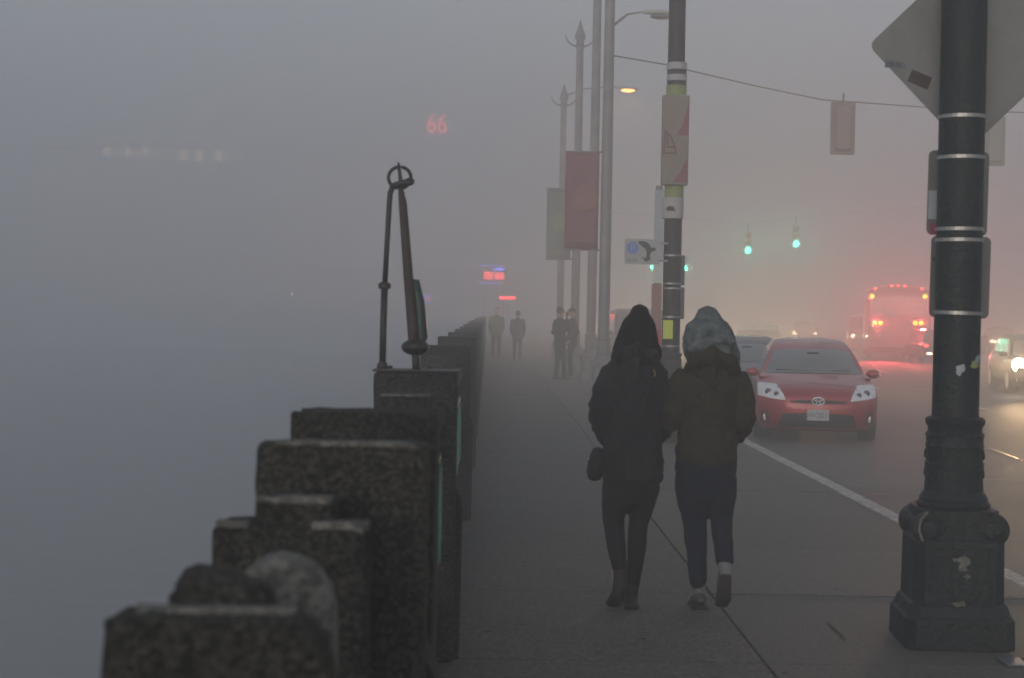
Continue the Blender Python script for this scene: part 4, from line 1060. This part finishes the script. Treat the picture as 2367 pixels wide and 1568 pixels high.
b.tube([L(1600, 850, -.07), L(1635, 880, -.115), L(1668, 850, -.07)], [px(18), px(20), px(18)], 12)
b.tube([L(1610, 838, -.06), L(1634, 850, -.09), L(1660, 838, -.06)], [px(20), px(30), px(20)], 12)
blob('parka_hood', b, M['olive'], t2, .009, .026, 4)
b = MB()
b.tube([L(1622, 731, .0), L(1622, 743, .0), L(1624, 765, .0), L(1628, 792, .0), L(1634, 815, .0), L(1640, 832, .0)],
       [(px(32), .08), (px(49), .11), (px(59), .13), (px(63), .13), (px(61), .12), (px(52), .10)], 20)
b.tube([L(1665, 790, -.03), L(1682, 812, -.02), L(1693, 835, .0)], [px(22), px(17), px(8)], 12)
b.tube([L(1572, 790, -.02), L(1576, 810, -.02), L(1590, 822, -.02)], [px(10), px(12), px(12)], 10)
b.tube([L(1580, 800, -.08), L(1610, 790, -.125), L(1650, 775, -.125), L(1675, 782, -.08)], [px(12), px(13), px(13), px(12)], 10)
blob('knit_hood', b, M['grey_knit'], t2, .009, .028)
b = MB()
b.tube([L(1625, 1042), L(1625, 1075), L(1625, 1110)], [(px(70), .13), (px(73), .13), (px(66), .12)], 20)
b.tube([L(1592, 1100), L(1594, 1140, .02), L(1602, 1190, .04), L(1606, 1230, .03), L(1610, 1290, .02), L(1613, 1338, .02)], [(px(40), .10), (px(37), .095), (px(30), .075), (px(27), .07), (px(24), .06), (px(22), .055)], 16)
b.tube([L(1662, 1100), L(1664, 1140, .0), L(1663, 1190, .0), L(1663, 1225, -.06), L(1663, 1262, -.13), L(1663, 1280, -.18)], [(px(37), .10), (px(34), .09), (px(27), .075), (px(24), .065), (px(22), .06), (px(21), .055)], 16)
blob('jeans', b, M['navy'], t2, .010, .012)
b = MB().tube([L(1614, 1335, .02), L(1616, 1355, .02), L(1617, 1378, .02)], [px(17), px(15), px(15)], 14); blob('sock', b, M['sock'], t2, .009)
b = MB().tube([L(1663, 1278, -.17), L(1661, 1296, -.22), L(1660, 1308, -.25)], [px(17), px(16), px(15)], 14); blob('sock', b, M['sock'], t2, .009)
b = MB(); b.tube([L(1617, 1378, .0), L(1617, 1384, .06), L(1617, 1390, .17)], [(px(17), .04), (px(18), .035), (px(15), .022)], 14)
sh = blob('shoe', b, M['shoe'], t2, .009)
s_ = MB().box((1599 - 1630) / SW, (1637 - 1630) / SW, -.035, .20, 0.0, .016).build('sole', M['sole'], sh, bevel=.006)
MB().box((1611 - 1630) / SW, (1624 - 1630) / SW, -.058, -.04, .052, .062).build('heel_tab', M['shoe_blue'], sh)
b = MB().tube([L(1660, 1302, -.24), L(1659, 1340, -.23), L(1658, 1376, -.16)], [(px(16), .035), (px(18), .032), (px(17), .022)], 14)
sh = blob('shoe', b, M['shoe'], t2, .009)
b = MB().tube([L(1660, 1306, -.275), L(1659, 1335, -.27), L(1658, 1362, -.235), L(1657, 1381, -.18)], [(px(14), .012), (px(15), .012), (px(19), .012), (px(16), .012)], 16)
blob('sole', b, M['sole'], sh, .007, 0, 2)

def person(x, y, rz, label, top, bottom, H=1.75, gait=.3, phone=False, vest=None, hatm=None, bulk=1.0, voxel=.022, backpack=None):
    """generic figure facing +Y before rotation"""
    t = empty('person', (x, y, 0), label, 'person', None, rz=rz); k = H / 1.75; t.scale = (k, k, k)
    V = Vector; g = gait
    legs = {-1: [V((-.09, 0, .88)), V((-.095, g * .35 + .05, .49)), V((-.10, g * .75, .09))], 1: [V((.09, 0, .88)), V((.095, -g * .1 + .03, .49)), V((.10, -g * .7, .12))]}
    if phone: legs = {-1: [V((-.09, 0, .88)), V((-.13, .03, .49)), V((-.16, 0, .09))], 1: [V((.09, 0, .88)), V((.12, .04, .49)), V((.15, .06, .09))]}
    arms = {-1: [V((-.19, 0, 1.40)), V((-.24, -.10, 1.13)), V((-.20, .08, .93))], 1: [V((.19, 0, 1.40)), V((.24, -.02, 1.13)), V((.22, .14, .92))]}
    if phone: arms[1] = [V((.19, 0, 1.40)), V((.24, .10, 1.17)), V((.12, .12, 1.47))]; arms[-1] = [V((-.19, 0, 1.40)), V((-.23, -.05, 1.13)), V((-.16, .10, 1.0))]
    b = MB()
    b.tube([V((0, 0, .90)), V((0, 0, 1.1)), V((0, 0, 1.32)), V((0, .0, 1.42)), V((0, .0, 1.47)), V((0, .01, 1.54))], [(.155, .10), (.13, .09), (.16, .10), (.14, .08), (.06, .06), (.055, .055)], 14)
    b.ball((0, .02, 1.64), (.076, .096, .115)); b.ball((0, .12, 1.63), (.013, .018, .02)); b.ball((.078, .01, 1.635), (.01, .02, .03)); b.ball((-.078, .01, 1.635), (.01, .02, .03))
    for s in (-1, 1):
        b.tube(arms[s], [.045, .038, .026], 10); h = arms[s][-1]; d = (arms[s][-1] - arms[s][-2]).normalized()
        b.ball(h + d * .05, (.035, .035, .05))
        for j in range(4): b.tube([h + d * .08 + V((-.022 + .015 * j, 0, 0)), h + d * (.13 + .01 * (j % 2)) + V((-.022 + .015 * j, .01, 0))], .009, 6)
        b.tube([h + d * .03 + V((.0, .03, 0)), h + d * .08 + V((0, .05, 0))], .010, 6)
        b.tube(legs[s], [.08, .052, .036], 10); b.tube([legs[s][-1], legs[s][-1] + V((0, .14, -.05))], [.035, .025], 8)
    blob('body', b, M['skin'], t, voxel)
    b = MB(); bu = bulk
    b.tube([V((0, 0, .80)), V((0, 0, .92)), V((0, 0, 1.1)), V((0, 0, 1.30)), V((0, 0, 1.40)), V((0, 0, 1.46))], [(.19 * bu, .13), (.185 * bu, .13), (.17 * bu, .125), (.20 * bu, .13), (.18 * bu, .11), (.09, .08)], 16)
    for s in (-1, 1): b.tube(arms[s], [.07 * bu, .058, .045], 10)
    blob('jacket', b, top, t, voxel, .03)
    b = MB()
    b.tube([V((0, 0, .95)), V((0, 0, .85))], [(.17, .12), (.165, .12)], 14)
    for s in (-1, 1): b.tube(legs[s], [.095, .068, .058], 10)
    blob('trousers', b, bottom, t, voxel, .02)
    for s in (-1, 1):
        a = legs[s][-1]; q = V((a.x, a.y, max(.045, a.z - .05)))
        blob('shoe', MB().tube([q + V((0, -.03, 0)), q + V((0, .08, -.005)), q + V((0, .19, -.02))], [(.045, .042), (.048, .035), (.035, .02)], 10), M['black_boot'], t, .014)
    blob('hair', MB().ball((0, -.005, 1.67), (.086, .10, .10)), M['hair'], t, .016) if not hatm else None
    if hatm:
        b = MB().ball((0, .01, 1.69), (.088, .105, .085)); b.tube([V((-.05, .09, 1.70)), V((0, .17, 1.685)), V((.05, .09, 1.70))], [(.02, .008), (.03, .008), (.02, .008)], 8)
        blob('cap', b, hatm, t, .014)
    if vest:
        b = MB(); b.tube([V((0, 0, .93)), V((0, 0, 1.1)), V((0, 0, 1.30)), V((0, 0, 1.41))], [(.20, .15), (.19, .145), (.215, .15), (.17, .12)], 16)
        blob('safety_vest', b, vest, t, voxel)
    if phone:
        h = arms[1][-1]; MB().box(h.x - .02, h.x - .01, h.y - .03, h.y + .04, h.z + .03, h.z + .17).build('phone', M['plastic'], None).location = (0, 0, 0)
        ph = bpy.data.objects[-1] if False else None
    return t
pm = person(px_x(1294, 800, 41.0), 41.0, R(-60), 'man in dark coat holding a phone to his ear beside the lamp posts', M['grey_coat'], M['dark_jean'], H=1.80, phone=True, bulk=1.05)
for o in list(bpy.data.objects):
    if o.name == 'phone':
        o.parent = None; o.matrix_world = Matrix.Translation(pm.location) @ Matrix.Rotation(R(-60), 4, 'Z') @ Matrix.Scale(1.80 / 1.75, 4)
        tag(o, 'dark phone held at the ear of the man by the lamp posts', 'phone')
person(px_x(1322, 800, 43.5), 43.5, R(100), 'person with cap brim half hidden behind the pointed lamp post', M['brown_coat'], M['dark_jean'], H=1.78, gait=.05, hatm=M['brown_coat'])
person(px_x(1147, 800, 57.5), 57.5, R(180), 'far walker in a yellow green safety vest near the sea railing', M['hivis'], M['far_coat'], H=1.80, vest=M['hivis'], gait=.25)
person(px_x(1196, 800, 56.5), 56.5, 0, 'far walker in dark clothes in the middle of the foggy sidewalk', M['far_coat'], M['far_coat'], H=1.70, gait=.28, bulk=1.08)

# ------------------------------------------------------------------ pier buildings and neon far in the fog
BD = 190.0
p0 = at(60, 722, BD); p1 = at(1060, 722, BD)
sh_top = at(400, 296, BD).z
bld = empty('pier_building', ((p0.x + p1.x) / 2, BD, -3), 'pale pier building with a row of lit upper windows dissolving in fog over the water', 'building')
hw = (p1.x - p0.x) / 2
MB().box(-hw, hw - 8, 0, 30, 0, sh_top + 3 - 2.4).build('wall', M['building'], bld)
MB().prism([(-hw - .5, sh_top + .6), (hw - 7.5, sh_top + .6), (hw - 8, sh_top + 1.4), (-hw, sh_top + 1.4)], -.6, 30.6).build('roof', M['building'], bld)
for u, v in ((247, 345), (297, 350), (335, 348), (425, 357), (462, 360), (507, 361)):
    q = at(u, v, BD)
    fr = MB().box(-.5, .5, -.08, -.01, -.8, .8).build('window', M['building_dark'], bld, loc=(q.x - bld.location.x, 0, q.z + 3))
    MB().box(-.4, .4, -.12, -.085, -.68, .68).build('pane', M['e_window'], fr)
qa, qb = at(236, 318, BD), at(560, 372, BD)
MB().box(0, qb.x - qa.x, -.05, -.005, qb.z - qa.z, 0).build('window_glow', emit('soft window glow', (1, .80, .60), .34, (.5, .5, .5)), bld, loc=(qa.x - bld.location.x, 0, qa.z + 3))  # blurred glow of the lit windows, added as a glowing strip
for k in range(10):
    fr = MB().box(-.8, .8, -.08, -.01, -1, 1).build('window', M['building_dark'], bld, loc=(-hw + 3 + k * 3.2, 0, 9)); MB().box(-.7, .7, -.1, -.085, -.9, .9).build('pane', M['pane_far'], fr)
q = at(1010, 288, 185)
tw = empty('sign_tower', (q.x, 185.6, -3), 'tall pier sign tower with glowing red 66', 'tower')
MB().box(-1.9, 1.9, 0, 3, 0, q.z + 3 + 1.6).build('wall', M['building'], tw)
MB().box(-2.0, 2.0, -.2, 3.2, q.z + 4.6, q.z + 4.8).build('cornice', M['building_dark'], tw)
text('66', 'neon_numerals', M['e_66'], tw, (0, -.25, q.z + 3), 3.1, extrude=.06, sx=.78, bold=-.02)
q = at(1142, 638, 102)
fb = empty('fish_bar', (-8.0, 172, 0), 'foggy pier restaurant front with neon lettering at the end of the railing', 'building')
MB().box(-12, 6.6, 0, 24, -3, 6.0).build('wall', M['building_dark'], fb)
MB().box(-12.2, 6.8, -.6, 24.2, 6.0, 6.3).build('roof', M['building'], fb)
for k in range(4):
    fr = MB().box(-.9, .9, -.05, -.01, .9, 2.6).build('window', M['building'], fb, loc=(-9 + k * 3.6, 0, 0)); MB().box(-.8, .8, -.07, -.055, 1.0, 2.5).build('pane', M['pane_far'], fr)
MB().box(4.2, 5.2, -.06, -.01, 0, 2.2).build('door', M['building'], fb)
ns = empty('neon_sign', (q.x, 101.6, q.z), 'red neon FISH BAR sign under a blue neon fish', 'sign')
MB().box(-.8, .8, .05, .12, -.5, .5).build('sign_board', M['pale_house'], ns)
for x_ in (-.6, .6): MB().tube([(x_, .12, .4), (x_, .12, -q.z)], .018, 6).build('sign_leg', M['pale_house'], ns)
text('FISH BAR', 'neon_letters', M['e_fish'], ns, (0, 0, -.03), .62, extrude=.02, sx=.50, bold=.012)
fish = [(-.15, .36), (.1, .46), (.45, .48), (.62, .40), (.66, .34), (.4, .33)]
MB().prism(fish, -.02, .0).build('blue_fish', M['e_fishblue'], ns)
MB().tube([(-.95, 0, .62), (-.4, 0, .63), (.2, 0, .60), (.55, 0, .56)], .018, 6).build('blue_tube', M['e_fishblue'], ns)
MB().tube([(-.9, 0, -.45), (-.3, 0, -.47), (.4, 0, -.44)], .012, 6).build('blue_tube', M['e_fishblue'], ns)
lamp('bulb', 'SPOT', ns, (0, -.1, 0), 130, (1, .12, .14), .3, rot=(R(-90), 0, 0), spot=170, blend=.3)
q = at(1173, 689, 101.6)
ls = empty('led_sign', (q.x, 101.6, q.z), 'short bright red led sign strip below the neon fish sign', 'sign')
MB().box(-.52, .52, .02, .08, -.15, .15).build('sign_board', M['building_dark'], ls)
for a_, b_ in ((-.48, -.16), (-.13, .08), (.12, .48)): MB().box(a_, b_, -.02, .015, -.085, .085).build('led_word', M['e_led'], ls, bevel=.03)
MB().tube([(0, .1, .1), (0, .1, -q.z)], .018, 6).build('sign_leg', M['pale_house'], ls)
lamp('bulb', 'SPOT', ls, (0, -.1, 0), 160, (1, .08, .10), .3, rot=(R(-90), 0, 0), spot=170, blend=.3)
q = at(989, 692, 101.6)
vs_ = empty('window_neon', (q.x, 101.9, q.z), 'tiny violet framed neon window sign low over the railing', 'sign')
for a_, b_ in (((-.26, -.2), (-.26, .18)), ((-.26, .18), (.22, .2)), ((-.26, -.2), (.2, -.2))):
    MB().tube([(a_[0], 0, a_[1]), (b_[0], 0, b_[1])], .022, 6).build('neon_tube', M['e_smallsign'], vs_)
MB().box(-.12, .15, -.01, .01, -.06, .08).build('neon_word', M['e_neon'], vs_)
MB().box(-.3, .3, .03, .06, -.26, .26).build('sign_board', M['building_dark'], vs_)
MB().tube([(0, .08, 0), (0, .08, -q.z - 3.4)], .018, 5).build('sign_leg', M['pale_house'], vs_)
q = at(675, 680, 120)
fl = empty('dock_light', (q.x, 120, -3), 'single tiny orange light on a post out over the water', 'lamp')
MB().lathe([(.05, -.5), (.04, q.z + 3)], 8).build('pole', M['building'], fl)
MB().ball((0, -.1, q.z + 3.0), .10).build('lamp', emit('dim dock lamp', (1, .45, .2), 1.8), fl)

# ------------------------------------------------------------------ haze
hz = MB().box(-272, 272, -52, 322, -4.6, 31).build('haze', None)
hm = bpy.data.materials.new('haze'); hm.use_nodes = True; hn = hm.node_tree; hn.nodes.clear()
pv = hn.nodes.new('ShaderNodeVolumePrincipled'); pv.inputs['Density'].default_value = HAZE_DENSITY; pv.inputs['Color'].default_value = (*HAZE_COLOR, 1)
pv.inputs['Anisotropy'].default_value = 0.35
ho = hn.nodes.new('ShaderNodeOutputMaterial'); hn.links.new(pv.outputs[0], ho.inputs['Volume'])
hz.data.materials.clear(); hz.data.materials.append(hm); hz['kind'] = 'stuff'; hz['label'] = 'thick even fog filling the street and harbour'
